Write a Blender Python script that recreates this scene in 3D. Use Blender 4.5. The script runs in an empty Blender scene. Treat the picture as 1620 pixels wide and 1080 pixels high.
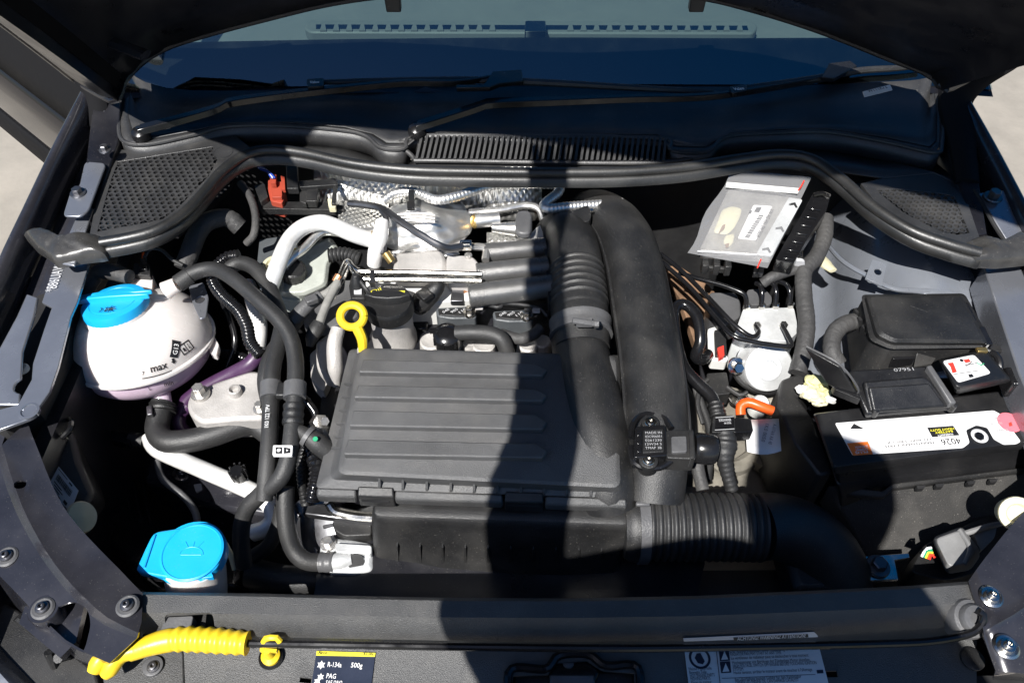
import bpy, bmesh, math, random
from mathutils import Vector, Matrix, noise
random.seed(7)
sc = bpy.context.scene
col = sc.collection
V3 = Vector
R = math.radians
# ---------------------------------------------------------------- camera
PITCH, FPX = 50.0, 1271.0
CAM = V3((-0.055, 0.0, 1.735))
cd = bpy.data.cameras.new('camera'); cam = bpy.data.objects.new('camera', cd); col.objects.link(cam)
cam.location = CAM; cam.rotation_euler = (R(90 - PITCH), 0, 0)
cd.sensor_width = 36; cd.lens = 36 * FPX / 1620; cd.clip_start = 0.01; cd.clip_end = 400
sc.camera = cam
# ---------------------------------------------------------------- sky, sun, exposure
SUN = V3((-0.33, -0.64, 1.0)).normalized()          # towards the sun
w = bpy.data.worlds.new('World'); sc.world = w; w.use_nodes = True
nt = w.node_tree; bg = nt.nodes['Background']
sky = nt.nodes.new('ShaderNodeTexSky'); sky.sky_type = 'NISHITA'; sky.sun_disc = False; sky.ozone_density = 2.5
sky.sun_elevation = math.asin(SUN.z); sky.sun_rotation = math.atan2(SUN.x, SUN.y)
hsv = nt.nodes.new('ShaderNodeHueSaturation'); hsv.inputs['Saturation'].default_value = 1.5   # white balance set for the sun leaves the sky bluer
nt.links.new(sky.outputs[0], hsv.inputs['Color']); nt.links.new(hsv.outputs[0], bg.inputs[0]); bg.inputs[1].default_value = 0.05
sd = bpy.data.lights.new('sun', 'SUN'); sd.energy = 5.0; sd.angle = R(0.53); sd.color = (1, .975, .935)
so = bpy.data.objects.new('sun', sd); col.objects.link(so); so.location = (-2, -4, 6)
so.rotation_euler = SUN.to_track_quat('Z', 'Y').to_euler()
sc.view_settings.view_transform = 'Standard'; sc.view_settings.look = 'None'
sc.view_settings.gamma = 1; sc.view_settings.use_curve_mapping = False
sc.view_settings.exposure = 0.75
sc.render.engine = 'CYCLES'
# ---------------------------------------------------------------- helpers
cp, sp = math.cos(R(PITCH)), math.sin(R(PITCH))
def ray(px, py):
    u = (px - 810) / FPX; v = (540 - py) / FPX
    return V3((u, cp + v * sp, -sp + v * cp))
def W(px, py, z):                                    # where a sight line meets the height z
    d = ray(px, py); return CAM + d * ((z - CAM.z) / d.z)
def WY(px, py, y):
    d = ray(px, py); return CAM + d * ((y - CAM.y) / d.y)
def PX(p):                                           # where a point is seen
    r = p - CAM; f = r.y*cp - r.z*sp; return 810 + FPX*r.x/f, 540 - FPX*(r.y*sp + r.z*cp)/f
def M(p, n=1.0):                                     # n pixels at the distance of p, in metres
    r = p - CAM; return n * (r.y * cp - r.z * sp) / FPX
def mix(a, b, t): return a + (b - a) * t
BASE = {}
def link(o): col.objects.link(o); return o
def tag(o, label, cat, group=None):
    o['label'] = label; o['category'] = cat
    if group: o['group'] = group
    return o
def thing(name, label, cat, loc, group=None):
    o = link(bpy.data.objects.new(name, None)); o.location = loc; o.empty_display_size = .02
    BASE[o.name] = V3(loc); return tag(o, label, cat, group)
def mk(name, VF, mt, parent=None, sm=35, bev=0, seg=2, label=None, cat=None, group=None, kind=None, solid=0):
    V, F = VF
    if parent: b = BASE[parent.name]
    else:
        b = V3((sum(v[0] for v in V) / len(V), sum(v[1] for v in V) / len(V), min(v[2] for v in V)))
    me = bpy.data.meshes.new(name)
    me.from_pydata([tuple(V3(v) - b) for v in V], [], F)
    bm = bmesh.new(); bm.from_mesh(me)
    bmesh.ops.recalc_face_normals(bm, faces=bm.faces); bm.to_mesh(me); bm.free()
    if sm: 
        me.polygons.foreach_set('use_smooth', [True] * len(me.polygons)); me.set_sharp_from_angle(angle=R(sm))
    for m_ in (mt if isinstance(mt, (list, tuple)) else [mt]): me.materials.append(m_)
    o = link(bpy.data.objects.new(name, me))
    if parent: o.parent = parent
    else: o.location = b
    BASE[o.name] = b
    if solid:
        s = o.modifiers.new('thick', 'SOLIDIFY'); s.thickness = solid; s.offset = 0
    if bev:
        m = o.modifiers.new('bevel', 'BEVEL'); m.width = bev; m.segments = seg; m.limit_method = 'ANGLE'; m.angle_limit = R(30)
    if label and cat: tag(o, label, cat, group)
    elif label: o['label'] = label
    if kind: o['kind'] = kind
    return o
def join(*parts):
    V, F = [], []
    for v, f in parts:
        n = len(V); V += list(v); F += [tuple(i + n for i in q) for q in f]
    return V, F
def carve(o, *cuts):                                 # cut real holes, then keep the plain mesh
    tmp = []
    for VF in cuts:
        me = bpy.data.meshes.new('cut'); b = BASE[o.name]
        me.from_pydata([tuple(V3(v) - b) for v in VF[0]], [], VF[1])
        bm = bmesh.new(); bm.from_mesh(me); bmesh.ops.recalc_face_normals(bm, faces=bm.faces); bm.to_mesh(me); bm.free()
        c = link(bpy.data.objects.new('cut', me)); tmp.append(c)
        if o.parent: c.location = b
        else: c.location = o.location
        m = o.modifiers.new('cut', 'BOOLEAN'); m.object = c; m.solver = 'EXACT'
        bpy.context.view_layer.update()
    # cutting comes before bevels
    n = len(cuts)
    bevs = [(m.width, m.segments) for m in o.modifiers if m.type == 'BEVEL']
    for m in [m for m in o.modifiers if m.type == 'BEVEL']: o.modifiers.remove(m)
    dg = bpy.context.evaluated_depsgraph_get()
    me = bpy.data.meshes.new_from_object(o.evaluated_get(dg))
    o.modifiers.clear(); o.data = me; me.set_sharp_from_angle(angle=R(35))
    for c in tmp: bpy.data.objects.remove(c)
    for wd, sg in bevs:
        m = o.modifiers.new('bevel', 'BEVEL'); m.width = wd; m.segments = sg; m.limit_method = 'ANGLE'; m.angle_limit = R(40)
    return o
def crv(pts, ds):                                    # smooth path, even steps
    P = [V3(p) for p in pts]
    if len(P) == 2: dense = [mix(P[0], P[1], i / 40) for i in range(41)]
    else:
        Q = [P[0] * 2 - P[1]] + P + [P[-1] * 2 - P[-2]]; dense = []
        for i in range(1, len(Q) - 2):
            a, b, c, d = Q[i-1], Q[i], Q[i+1], Q[i+2]
            for k in range(24):
                t = k / 24
                dense.append(.5 * ((2*b) + (c-a)*t + (2*a-5*b+4*c-d)*t*t + (3*b-a-3*c+d)*t**3))
        dense.append(P[-1])
    L = [0]
    for i in range(1, len(dense)): L.append(L[-1] + (dense[i] - dense[i-1]).length)
    n = max(3, int(L[-1] / ds) + 1); out = []; j = 0
    for i in range(n):
        s = L[-1] * i / (n - 1)
        while j < len(L) - 2 and L[j+1] < s: j += 1
        t = (s - L[j]) / max(1e-9, L[j+1] - L[j]); out.append((mix(dense[j], dense[j+1], t), s / L[-1], s))
    return out
def lerp_list(r, u):
    if isinstance(r, (int, float)): return r
    x = u * (len(r) - 1); i = min(int(x), len(r) - 2); return r[i] + (r[i+1] - r[i]) * (x - i)
def tube(pts, r, n=14, ds=.006, prof=None, cap=True, flat=1.0, inner=0):
    path = crv(pts, ds); V, F = [], []
    t0 = (path[1][0] - path[0][0]).normalized()
    nrm = t0.orthogonal().normalized()
    ref = V3((0, 0, 1)) - t0 * t0.z
    if ref.length > .2: nrm = ref.normalized()
    for i, (p, u, s) in enumerate(path):
        a = path[max(0, i-1)][0]; b = path[min(len(path)-1, i+1)][0]; t = (b - a).normalized()
        nrm = (nrm - t * nrm.dot(t)).normalized(); bn = t.cross(nrm)
        rr = lerp_list(r, u) * (prof(s, u) if prof else 1)
        for k in range(n):
            an = 2 * math.pi * k / n
            V.append(p + nrm * math.cos(an) * rr * flat + bn * math.sin(an) * rr)
    for i in range(len(path) - 1):
        for k in range(n):
            F.append((i*n+k, i*n+(k+1) % n, (i+1)*n+(k+1) % n, (i+1)*n+k))
    if cap:
        F.append(tuple(range(n-1, -1, -1))); m = (len(path)-1)*n; F.append(tuple(range(m, m+n)))
    return V, F
def corr(pitch, depth):
    return lambda s, u: 1 + depth * math.cos(2*math.pi*s/pitch)
def T(pts): return [W(*p) for p in pts]
def loft(rings, cap=True, closed=True):
    V, F = [], []; n = len(rings[0])
    for r in rings: V += [V3(p) for p in r]
    for i in range(len(rings) - 1):
        for k in range(n if closed else n - 1):
            F.append((i*n+k, i*n+(k+1) % n, (i+1)*n+(k+1) % n, (i+1)*n+k))
    if cap: F.append(tuple(range(n-1, -1, -1))); m = (len(rings)-1)*n; F.append(tuple(range(m, m+n)))
    return V, F
def lathe(c, axis, prof, n=24, phase=0, squash=None):
    a = V3(axis).normalized(); x = a.orthogonal().normalized()
    if abs(a.z) > .5: x = (V3((1, 0, 0)) - a * a.x).normalized()
    y = a.cross(x); rings = []
    for r, h in prof:
        rings.append([V3(c) + a * h + (x * math.cos(2*math.pi*k/n + phase) + y * math.sin(2*math.pi*k/n + phase)) * max(r, 1e-5) for k in range(n)])
    return loft(rings)
def prism(top, d=None, bottom=None, inset=0):
    top = [V3(p) for p in top]
    if bottom is None:
        d = V3(d) if not isinstance(d, (int, float)) else V3((0, 0, -d)); bottom = [p + d for p in top]
        if inset:
            c = sum(bottom, V3()) / len(bottom); bottom = [mix(p, c, inset) for p in bottom]
    return loft([top, bottom])
def slab(px, z, drop, inset=0):                      # flat top at height z with the given outline, vertical sides
    return prism([W(x, y, z) if not isinstance(z, (list, tuple)) else W(x, y, z[i]) for i, (x, y) in enumerate(px)], drop, inset=inset)
def rnd(px, r, n=4):                                 # round the corners of an outline
    out = []; m = len(px)
    for i in range(m):
        a, b, c = V3((*px[i-1], 0)), V3((*px[i], 0)), V3((*px[(i+1) % m], 0))
        d1, d2 = (a-b), (c-b); q = min(r, d1.length*.45, d2.length*.45)
        p1 = b + d1.normalized()*q; p2 = b + d2.normalized()*q
        for k in range(n+1):
            t = k/n; p = p1*(1-t)**2 + b*2*t*(1-t) + p2*t*t; out.append((p.x, p.y))
    return out
def sheet(rows):                                     # open grid of world points
    n = len(rows[0]); V = [V3(p) for r in rows for p in r]
    F = [(i*n+k, i*n+k+1, (i+1)*n+k+1, (i+1)*n+k) for i in range(len(rows)-1) for k in range(n-1)]
    return V, F
def box(c, sx, sy, sz, ax=None):
    ax = ax or Matrix.Identity(3)
    V = [V3(c) + ax @ V3((x*sx/2, y*sy/2, z*sz/2)) for x in (-1, 1) for y in (-1, 1) for z in (-1, 1)]
    return V, [(0,1,3,2), (4,6,7,5), (0,4,5,1), (2,3,7,6), (0,2,6,4), (1,5,7,3)]
def text2d(s, bold=False):
    cu = bpy.data.curves.new('t', 'FONT'); cu.body = s; cu.size = 1; cu.resolution_u = 2
    if bold: cu.offset = .012
    o = link(bpy.data.objects.new('t', cu)); bpy.context.view_layer.update()
    me = bpy.data.meshes.new_from_object(o.evaluated_get(bpy.context.evaluated_depsgraph_get()))
    V = [v.co.copy() for v in me.vertices]; F = [tuple(p.vertices) for p in me.polygons]
    bpy.data.objects.remove(o); bpy.data.curves.remove(cu); bpy.data.meshes.remove(me); return V, F
def tline(s, a, b, h, bold=False, nrm=None, lift=.0004):   # text from world point a to b, letters h metres tall
    V, F = text2d(s, bold)
    if not V: return [], []
    x0 = min(v.x for v in V); x1 = max(v.x for v in V)
    ex = (b - a); L = ex.length; ex = ex / L; n = nrm or V3((0, 0, 1)); ey = n.cross(ex).normalized()
    return [a + ex * ((v.x - x0) / (x1 - x0) * L) + ey * (v.y / .7 * h) + n * lift for v in V], F
def tpx(s, x0, y0, x1, y1, hpx, z, bold=False, lift=.0006):
    a, b = W(x0, y0, z), W(x1, y1, z); 
    return tline(s, a, b, M(a, hpx) * 1.25, bold, None, lift)
def hexhead(c, axis, r, h):
    return join(lathe(c, axis, [(r*1.55, 0), (r*1.6, h*.2), (r*1.5, h*.35), (r*1.0, h*.4)], 24),
                lathe(V3(c) + V3(axis).normalized()*h*.38, axis, [(r, 0), (r, h*.9), (r*.85, h)], 6))
def torx(c, axis, r, h):
    a = V3(axis).normalized()
    return lathe(c, a, [(r, 0), (r*1.02, h*.25), (r*.95, h*.4), (r*.62, h*.45), (r*.6, h*.95), (r*.52, h), (r*.3, h), (r*.27, h*.5), (0, h*.5)], 20)
# ---------------------------------------------------------------- materials
def mat(name, c, rough=.5, metal=0, spec=.5, var=.25, vs=14, bump=0, bs=350, dust=0, dcol=(.3, .28, .25), coat=0, trans=0, sss=0, ani=0, wave=None, rvar=.12, ds=60, emit=None):
    m = bpy.data.materials.new(name); m.use_nodes = True; t = m.node_tree; N = t.nodes; b = N['Principled BSDF']; K = t.links.new
    b.inputs['Roughness'].default_value = rough; b.inputs['Metallic'].default_value = metal
    b.inputs['Specular IOR Level'].default_value = spec; b.inputs['Coat Weight'].default_value = coat
    b.inputs['Coat Roughness'].default_value = .06
    b.inputs['Transmission Weight'].default_value = trans
    if sss:
        b.inputs['Subsurface Weight'].default_value = sss; b.inputs['Subsurface Radius'].default_value = (.03, .026, .024); b.inputs['Subsurface Scale'].default_value = .6
    tc = N.new('ShaderNodeTexCoord')
    n1 = N.new('ShaderNodeTexNoise'); n1.inputs['Scale'].default_value = vs; n1.inputs['Detail'].default_value = 8; n1.inputs['Roughness'].default_value = .65
    K(tc.outputs['Object'], n1.inputs['Vector'])
    mr = N.new('ShaderNodeMapRange'); mr.inputs[1].default_value = .3; mr.inputs[2].default_value = .7
    mr.inputs[3].default_value = 1 - var; mr.inputs[4].default_value = 1 + var; K(n1.outputs[0], mr.inputs[0])
    mx = N.new('ShaderNodeMix'); mx.data_type = 'RGBA'; mx.blend_type = 'MULTIPLY'; mx.inputs[0].default_value = 1
    mx.inputs[6].default_value = (*c, 1); K(mr.outputs[0], mx.inputs[7]); out = mx.outputs[2]
    rr = N.new('ShaderNodeMapRange'); rr.inputs[1].default_value = .3; rr.inputs[2].default_value = .7
    rr.inputs[3].default_value = max(.02, rough - rvar); rr.inputs[4].default_value = min(1, rough + rvar); K(n1.outputs[0], rr.inputs[0])
    K(rr.outputs[0], b.inputs['Roughness'])
    if dust:
        n2 = N.new('ShaderNodeTexNoise'); n2.inputs['Scale'].default_value = ds * 9; n2.inputs['Detail'].default_value = 2; K(tc.outputs['Object'], n2.inputs['Vector'])
        n3 = N.new('ShaderNodeTexNoise'); n3.inputs['Scale'].default_value = ds * .25; n3.inputs['Detail'].default_value = 6; K(tc.outputs['Object'], n3.inputs['Vector'])
        r2 = N.new('ShaderNodeMapRange'); r2.inputs[1].default_value = .68; r2.inputs[2].default_value = .74; r2.inputs[3].default_value = 0; r2.inputs[4].default_value = min(1, dust*2.5); K(n2.outputs[0], r2.inputs[0])
        r3 = N.new('ShaderNodeMapRange'); r3.inputs[1].default_value = .48; r3.inputs[2].default_value = .75; r3.inputs[3].default_value = 0; r3.inputs[4].default_value = dust * .5; K(n3.outputs[0], r3.inputs[0])
        ad = N.new('ShaderNodeMath'); ad.operation = 'ADD'; ad.use_clamp = True; K(r2.outputs[0], ad.inputs[0]); K(r3.outputs[0], ad.inputs[1])
        m2 = N.new('ShaderNodeMix'); m2.data_type = 'RGBA'; K(ad.outputs[0], m2.inputs[0]); K(out, m2.inputs[6]); m2.inputs[7].default_value = (*dcol, 1); out = m2.outputs[2]
    K(out, b.inputs['Base Color'])
    if bump:
        if wave:
            # crossed diagonal waves: pressed diamond foil
            hs = []
            for rot in (45, -45):
                mp = N.new('ShaderNodeMapping'); mp.inputs['Rotation'].default_value = (0, 0, R(rot)); K(tc.outputs['Object'], mp.inputs[0])
                wv = N.new('ShaderNodeTexWave'); wv.inputs['Scale'].default_value = wave; wv.inputs['Distortion'].default_value = .4; K(mp.outputs[0], wv.inputs[0]); hs.append(wv)
            mm = N.new('ShaderNodeMath'); mm.operation = 'MULTIPLY'; K(hs[0].outputs[1], mm.inputs[0]); K(hs[1].outputs[1], mm.inputs[1]); src = mm.outputs[0]
        else:
            nb = N.new('ShaderNodeTexNoise'); nb.inputs['Scale'].default_value = bs; nb.inputs['Detail'].default_value = 3; K(tc.outputs['Object'], nb.inputs['Vector']); src = nb.outputs[0]
        bp = N.new('ShaderNodeBump'); bp.inputs['Strength'].default_value = bump; bp.inputs['Distance'].default_value = .0015 if not wave else .003
        K(src, bp.inputs['Height']); K(bp.outputs[0], b.inputs['Normal'])
    return m
MT = dict(
 plastic=mat('black_plastic', (.0125, .0125, .013), .46, spec=.6, rvar=.08, bump=.35, bs=900, dust=.14),
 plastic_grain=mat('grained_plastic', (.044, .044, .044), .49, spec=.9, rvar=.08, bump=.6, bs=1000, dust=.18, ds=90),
 plastic_gloss=mat('glossy_plastic', (.008, .008, .009), .2, dust=.03, bump=.08, bs=60),
 plastic_grey=mat('grey_plastic', (.085, .085, .088), .45, bump=.3, dust=.1),
 plastic_coil=mat('coil_plastic', (.075, .082, .088), .45, bump=.3, dust=.12),
 rubber=mat('rubber_hose', (.019, .019, .0195), .55, spec=.6, rvar=.08, bump=.3, bs=500, dust=.10),
 rubber_shiny=mat('shiny_rubber', (.038, .037, .036), .28, bump=1.0, bs=45, dust=.15),
 plastic_dark=mat('deep_black_plastic', (.012, .012, .013), .36, bump=.3, bs=900, dust=.08),
 door=mat('door_paint', (.012, .011, .012), .08, spec=.22, var=.05, rvar=.03),
 tower=mat('tower_paint', (.20, .215, .245), .30, metal=.3, coat=.4, var=.08, dust=.12, bump=.05, bs=40),
 matte=mat('matte_black', (.010, .010, .011), .8, spec=.08, var=.1),
 lid=mat('sunlit_grained_lid', (.064, .064, .065), .56, spec=1.0, rvar=.08, bump=.7, bs=900, dust=.22, ds=90),  # paler than the other grained plastic: sun sheen put into the base colour
 tape=mat('cloth_tape', (.048, .047, .047), .65, bump=1.0, bs=160, dust=.15),
 seal=mat('seal_rubber', (.012, .012, .012), .44, spec=.75, rvar=.08, bump=.15, dust=.08),
 cowl=mat('cowl_plastic', (.028, .028, .029), .45, spec=.7, bump=.3, bs=800, dust=.18),
 dark=mat('dark_cavity', (.010, .010, .011), .7, dust=.05),
 paint=mat('dark_grey_paint', (.030, .030, .037), .22, metal=.2, coat=.5, dust=.10, bump=.04, bs=30, rvar=.08),
 paint_in=mat('inner_body_paint', (.26, .27, .30), .26, metal=.65, coat=.35, var=.08, dust=.12, bump=.05, bs=40, dcol=(.25, .25, .26)),
 paint_tray=mat('bay_paint', (.010, .010, .013), .35, dust=.1),
 tank=mat('translucent_tank', (.70, .655, .625), .28, sss=.5, var=.05, bump=.05, bs=60, coat=.2),
 tank_low=mat('coolant_tinted_tank', (.62, .48, .58), .30, sss=.5, var=.1, coat=.2),
 blue=mat('blue_cap', (.010, .36, .72), .34, var=.06, bump=.05, dust=.04, dcol=(.5, .6, .7)),
 yellow=mat('yellow_plastic', (.76, .53, .022), .40, var=.14, bump=.1, dust=.12, dcol=(.25, .2, .05)),
 alu=mat('cast_aluminium', (.62, .60, .57), .38, metal=.85, bump=.5, bs=500, dust=.12, dcol=(.35, .3, .25)),
 alu_matte=mat('matte_casting', (.45, .43, .41), .5, metal=.2, bump=.5, bs=400, dust=.15),
 alu_tan=mat('dull_gearbox_casting', (.27, .25, .21), .55, metal=.35, bump=.5, bs=200, dust=.3, dcol=(.2, .17, .12)),
 pipe=mat('aluminium_pipe', (.78, .77, .75), .30, metal=.9, bump=.1, dust=.06),
 pipe_white=mat('pale_pipe', (.80, .79, .77), .36, metal=.3, bump=.1, dust=.08),
 steel=mat('bright_steel', (.62, .60, .56), .22, metal=1, bump=.1, dust=.05),
 steel_dark=mat('dark_steel', (.16, .16, .17), .35, metal=.9, dust=.1),
 gun=mat('satin_manifold_plastic', (.17, .168, .165), .32, metal=.6, bump=.35, bs=1500, dust=.05),
 foil=mat('embossed_foil', (.72, .71, .68), .42, metal=.9, bump=.55, wave=42, dust=.08),
 foil_plain=mat('crumpled_foil', (.80, .79, .77), .40, metal=.9, bump=.25, bs=40, dust=.04),
 white=mat('white_plastic', (.66, .655, .63), .42, var=.08, bump=.1, dust=.06),
 cream=mat('cream_plastic', (.62, .58, .40), .5, var=.1, sss=.2),
 paper=mat('white_label', (.72, .71, .70), .45, var=.03),
 paper_grey=mat('silver_label', (.55, .55, .56), .4, var=.06),
 ink=mat('black_print', (.012, .012, .014), .5, var=.1),
 ink_white=mat('white_print', (.75, .75, .75), .5, var=.05),
 ink_grey=mat('grey_print', (.35, .35, .36), .5, var=.05),
 ink_blue=mat('blue_print', (.015, .022, .045), .5),
 ink_yellow=mat('yellow_print', (.80, .72, .05), .5),
 orange=mat('orange_plastic', (.80, .10, .012), .38, var=.08),
 orange_print=mat('orange_print', (.85, .19, .03), .45, var=.05),
 red_brown=mat('red_brown_connector', (.34, .055, .03), .4, var=.15, bump=.2),
 red=mat('red_plastic', (.70, .045, .03), .4), pink=mat('pink_sticker', (.80, .16, .20), .45, var=.1),
 green=mat('green_plastic', (.02, .30, .14), .4), wire_blue=mat('blue_wire', (.02, .06, .35), .4),
 copper=mat('copper_tint', (.52, .24, .12), .4, metal=.7), brass=mat('brass_ring', (.60, .42, .16), .35, metal=.9),
 rust=mat('rusty_metal', (.25, .15, .09), .7, metal=.3, var=.5, bump=.6, bs=90),
 foam=mat('yellowed_foam', (.62, .60, .30), .8, var=.25, vs=50, bump=.9, bs=120),
 felt=mat('speckled_felt', (.028, .027, .026), .9, bump=.9, bs=500, dust=.25, ds=80),
 purple=mat('purple_hose', (.055, .022, .065), .4, dust=.08),
 lamp=mat('lamp_cover', (.20, .20, .20), .45, bump=.2, dust=.15),
 bag=None, glass=None, skin=mat('skin', (.45, .27, .2), .5, sss=.1), shirt=mat('dark_shirt', (.05, .05, .07), .9, bump=.3), denim=mat('denim', (.04, .06, .12), .9, bump=.4), hair=mat('hair', (.02, .015, .01), .6),
 alu_white=mat('pale_sprayed_metal', (.66, .67, .67), .42, metal=.35, bump=.3, bs=400, dust=.08), milky=mat('milky_reservoir', (.40, .42, .38), .25, var=.12, vs=30, sss=.15, coat=.4), braid=mat('clear_hose', (.24, .235, .22), .2, var=.2, vs=60, coat=.4), dash=mat('dashboard_vinyl', (.15, .155, .155), .55, bump=.3, bs=700, var=.06), frit=mat('black_frit', (.006, .006, .008), .25),
)
def ground_mat():
    m = mat('sandy_concrete', (.27, .243, .205), .85, var=.22, vs=3, bump=.6, bs=60, dust=.25, dcol=(.25, .21, .17), ds=12); return m
def thin_glass(name, tint, refl=1.0, base=(0, 0, 0), body=0):
    m = bpy.data.materials.new(name); m.use_nodes = True; t = m.node_tree; N = t.nodes; N.clear(); K = t.links.new
    o = N.new('ShaderNodeOutputMaterial'); tr = N.new('ShaderNodeBsdfTransparent'); tr.inputs[0].default_value = (*tint, 1)
    g = N.new('ShaderNodeBsdfGlossy'); g.inputs['Roughness'].default_value = .03
    fr = N.new('ShaderNodeFresnel'); fr.inputs[0].default_value = 1.52 * refl
    mx = N.new('ShaderNodeMixShader'); K(fr.outputs[0], mx.inputs[0]); last = tr.outputs[0]
    if body:
        df = N.new('ShaderNodeBsdfDiffuse'); df.inputs[0].default_value = (*base, 1); m2 = N.new('ShaderNodeMixShader'); m2.inputs[0].default_value = body
        K(tr.outputs[0], m2.inputs[1]); K(df.outputs[0], m2.inputs[2]); last = m2.outputs[0]
        tc = N.new('ShaderNodeTexCoord'); nb = N.new('ShaderNodeTexNoise'); nb.inputs['Scale'].default_value = 45; K(tc.outputs['Object'], nb.inputs[0])
        bp = N.new('ShaderNodeBump'); bp.inputs['Strength'].default_value = .6; bp.inputs['Distance'].default_value = .004; K(nb.outputs[0], bp.inputs['Height']); K(bp.outputs[0], g.inputs['Normal'])
    K(last, mx.inputs[1]); K(g.outputs[0], mx.inputs[2]); K(mx.outputs[0], o.inputs[0]); return m
MT['glass'] = thin_glass('tinted_glass', (.66, .80, .77), 1.9); MT['bag'] = thin_glass('clear_bag', (.88, .89, .90), 1.2, (.75, .75, .77), .22)
m = MT
# ================================================================ ground and body shell
g = 60
mk('ground', ([V3((-g, -g, 0)), V3((g, -g, 0)), V3((g, g, 0)), V3((-g, g, 0))], [(0, 1, 2, 3)]), ground_mat(), kind='structure')
# dark well of the engine bay: floor, side walls, firewall
def wall(pts, z0, z1, th, dx=0, dy=0):
    a = [V3((x, y, z1)) for x, y in pts] + [V3((x + dx, y + dy, z1)) for x, y in reversed(pts)]
    return prism(a, z1 - z0)
tub = thing('engine_bay_well', 'black painted inner walls and undertray of the engine bay', 'bay shell', (0, .7, .30))
mk('undertray', box((0, .74, .31), 1.34, .95, .02), m['paint_tray'], tub)
mk('inner_wall', wall([(-.66, .28), (-.66, .75), (-.655, 1.2)], .3, .845, 0, -.02), m['paint_tray'], tub)
mk('inner_wall', wall([(.67, .28), (.67, .75), (.665, 1.2)], .3, .845, 0, .02), m['paint_tray'], tub)
mk('firewall', wall([(-.66, 1.13), (.66, 1.13)], .3, .86, 0, 0, .02), m['dark'], tub)
mk('front_wall', wall([(-.60, .30), (.62, .30)], .3, .78, 0, 0, -.02), m['dark'], tub)

# ---------------------------------------------------------------- fenders
def fender(name, label, edge, out, inn, sgn):
    e = [W(*p) for p in edge]; rows = []
    t = thing(name, label, 'fender', (e[1].x, e[1].y, .45))
    E = crv(e, .03)
    prof = [(-.012, -.10), (-.010, -.012), (-.004, -.002), (0, 0), (.004, -.001), (.008, -.006), (.013, -.04), (.022, -.14), (.03, -.35), (.02, -.52)]
    rows = [[p + V3((sgn * dx, 0, dz)) for p, u, s in E] for dx, dz in prof]
    mk('outer_skin', sheet(rows), m['paint'], t, 50, solid=.002)
    prof2 = [(-.013, -.055), (-.03, -.062), (-.052, -.063), (-.055, -.09)]
    rows = [[p + V3((sgn * dx, 0, dz)) for p, u, s in E] for dx, dz in prof2]
    mk('gutter', sheet(rows), m['paint'], t, 50, solid=.002)
    return t
fl = fender('front_fender', 'dark grey painted front fender beside the coolant tank', [(150, 108, 1.0), (138, 132, .995), (90, 225, .97), (40, 330, .95), (0, 415, .93), (-60, 560, .90), (-150, 800, .86), (-210, 1000, .82)], -1, 1, -1)
fr = fender('front_fender', 'dark grey painted front fender beside the battery', [(1512, 118, 1.0), (1524, 145, .995), (1572, 230, .97), (1622, 325, .95), (1700, 480, .92), (1790, 700, .88), (1870, 1000, .82)], 1, 1, 1)

# inner rails
def strip(name, left, right, z, th, mt, parent, bev=.002):
    a = [W(x, y, zz) for (x, y), zz in zip(left, z)]; b = [W(x, y, zz) for (x, y), zz in zip(right, z)]
    V = []; F = []
    for p, q in zip(a, b): V += [p, q, q - V3((0, 0, th)), p - V3((0, 0, th))]
    n = len(a)
    for i in range(n-1):
        for k in range(4): F.append((i*4+k, i*4+(k+1) % 4, (i+1)*4+(k+1) % 4, (i+1)*4+k))
    F += [(3, 2, 1, 0), tuple(range((n-1)*4, n*4))]
    return mk(name, (V, F), mt, parent, 30, bev)
rl = thing('wing_rail', 'blue grey inner wing rail with stamped number beside the coolant tank', 'rail', W(70, 520, .80))
strip('inner_strip', [(92, 400), (66, 478), (82, 486), (70, 520), (52, 575), (50, 600), (28, 640), (-30, 655)], [(146, 400), (122, 478), (112, 500), (102, 540), (92, 580), (78, 620), (48, 662), (-30, 690)], [.905, .90, .90, .897, .893, .89, .887, .885], .005, m['paint_in'], rl)
o = strip('outer_strip', [(42, 464), (26, 500), (0, 548), (-30, 590), (-50, 640)], [(60, 470), (54, 500), (36, 556), (34, 590), (31, 640)], [.902, .899, .894, .891, .8872], .005, m['paint_in'], rl)
carve(o, lathe(W(14, 579, .93), (0, 0, 1), [(.012, -.1), (.012, .1)], 16))
mk('slot_floor', slab([(60, 440), (130, 440), (104, 560), (60, 650), (0, 670), (-60, 640), (-40, 560), (20, 470)], .868, .05), m['dark'], rl)
mk('hole_plug', lathe(W(37, 585, .874), (0, 0, 1), [(.0085, 0), (.0085, .004), (.006, .006)], 16), m['white'], rl)
mk('spot_boss', lathe(W(46, 650, .8875), (0, 0, 1), [(.013, -.004), (.013, .001), (.010, .0015), (.009, -.0005), (0, -.0005)], 20), m['paint_in'], rl)
mk('stamped_number', tline('*886UAWU', W(89, 462, .9012), W(106, 412, .904), .015, False, None, .002), m['paper_grey'], rl)
# upper bracket with bolt beneath the cowl
br = thing('rail_bracket', 'blue grey bracket with black hex bolt below the cowl grille edge', 'bracket', W(122, 310, .93))
mk('plate', slab(rnd([(134, 255), (168, 258), (140, 333), (128, 342), (99, 342), (112, 300), (125, 295)], 8), .952, .004), m['paint_in'], br, 30, .0015)
mk('lower_plate', slab([(140, 300), (160, 290), (118, 420), (88, 415)], .935, .004), m['paint_in'], br, 30, .0015)
mk('bolt', hexhead(W(124, 306, .952), (0, 0, 1), .0075, .007), m['steel_dark'], br)
mk('bolt', hexhead(W(167, 238, .965), (0, 0, 1), .006, .007), m['steel_dark'], br)

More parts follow.
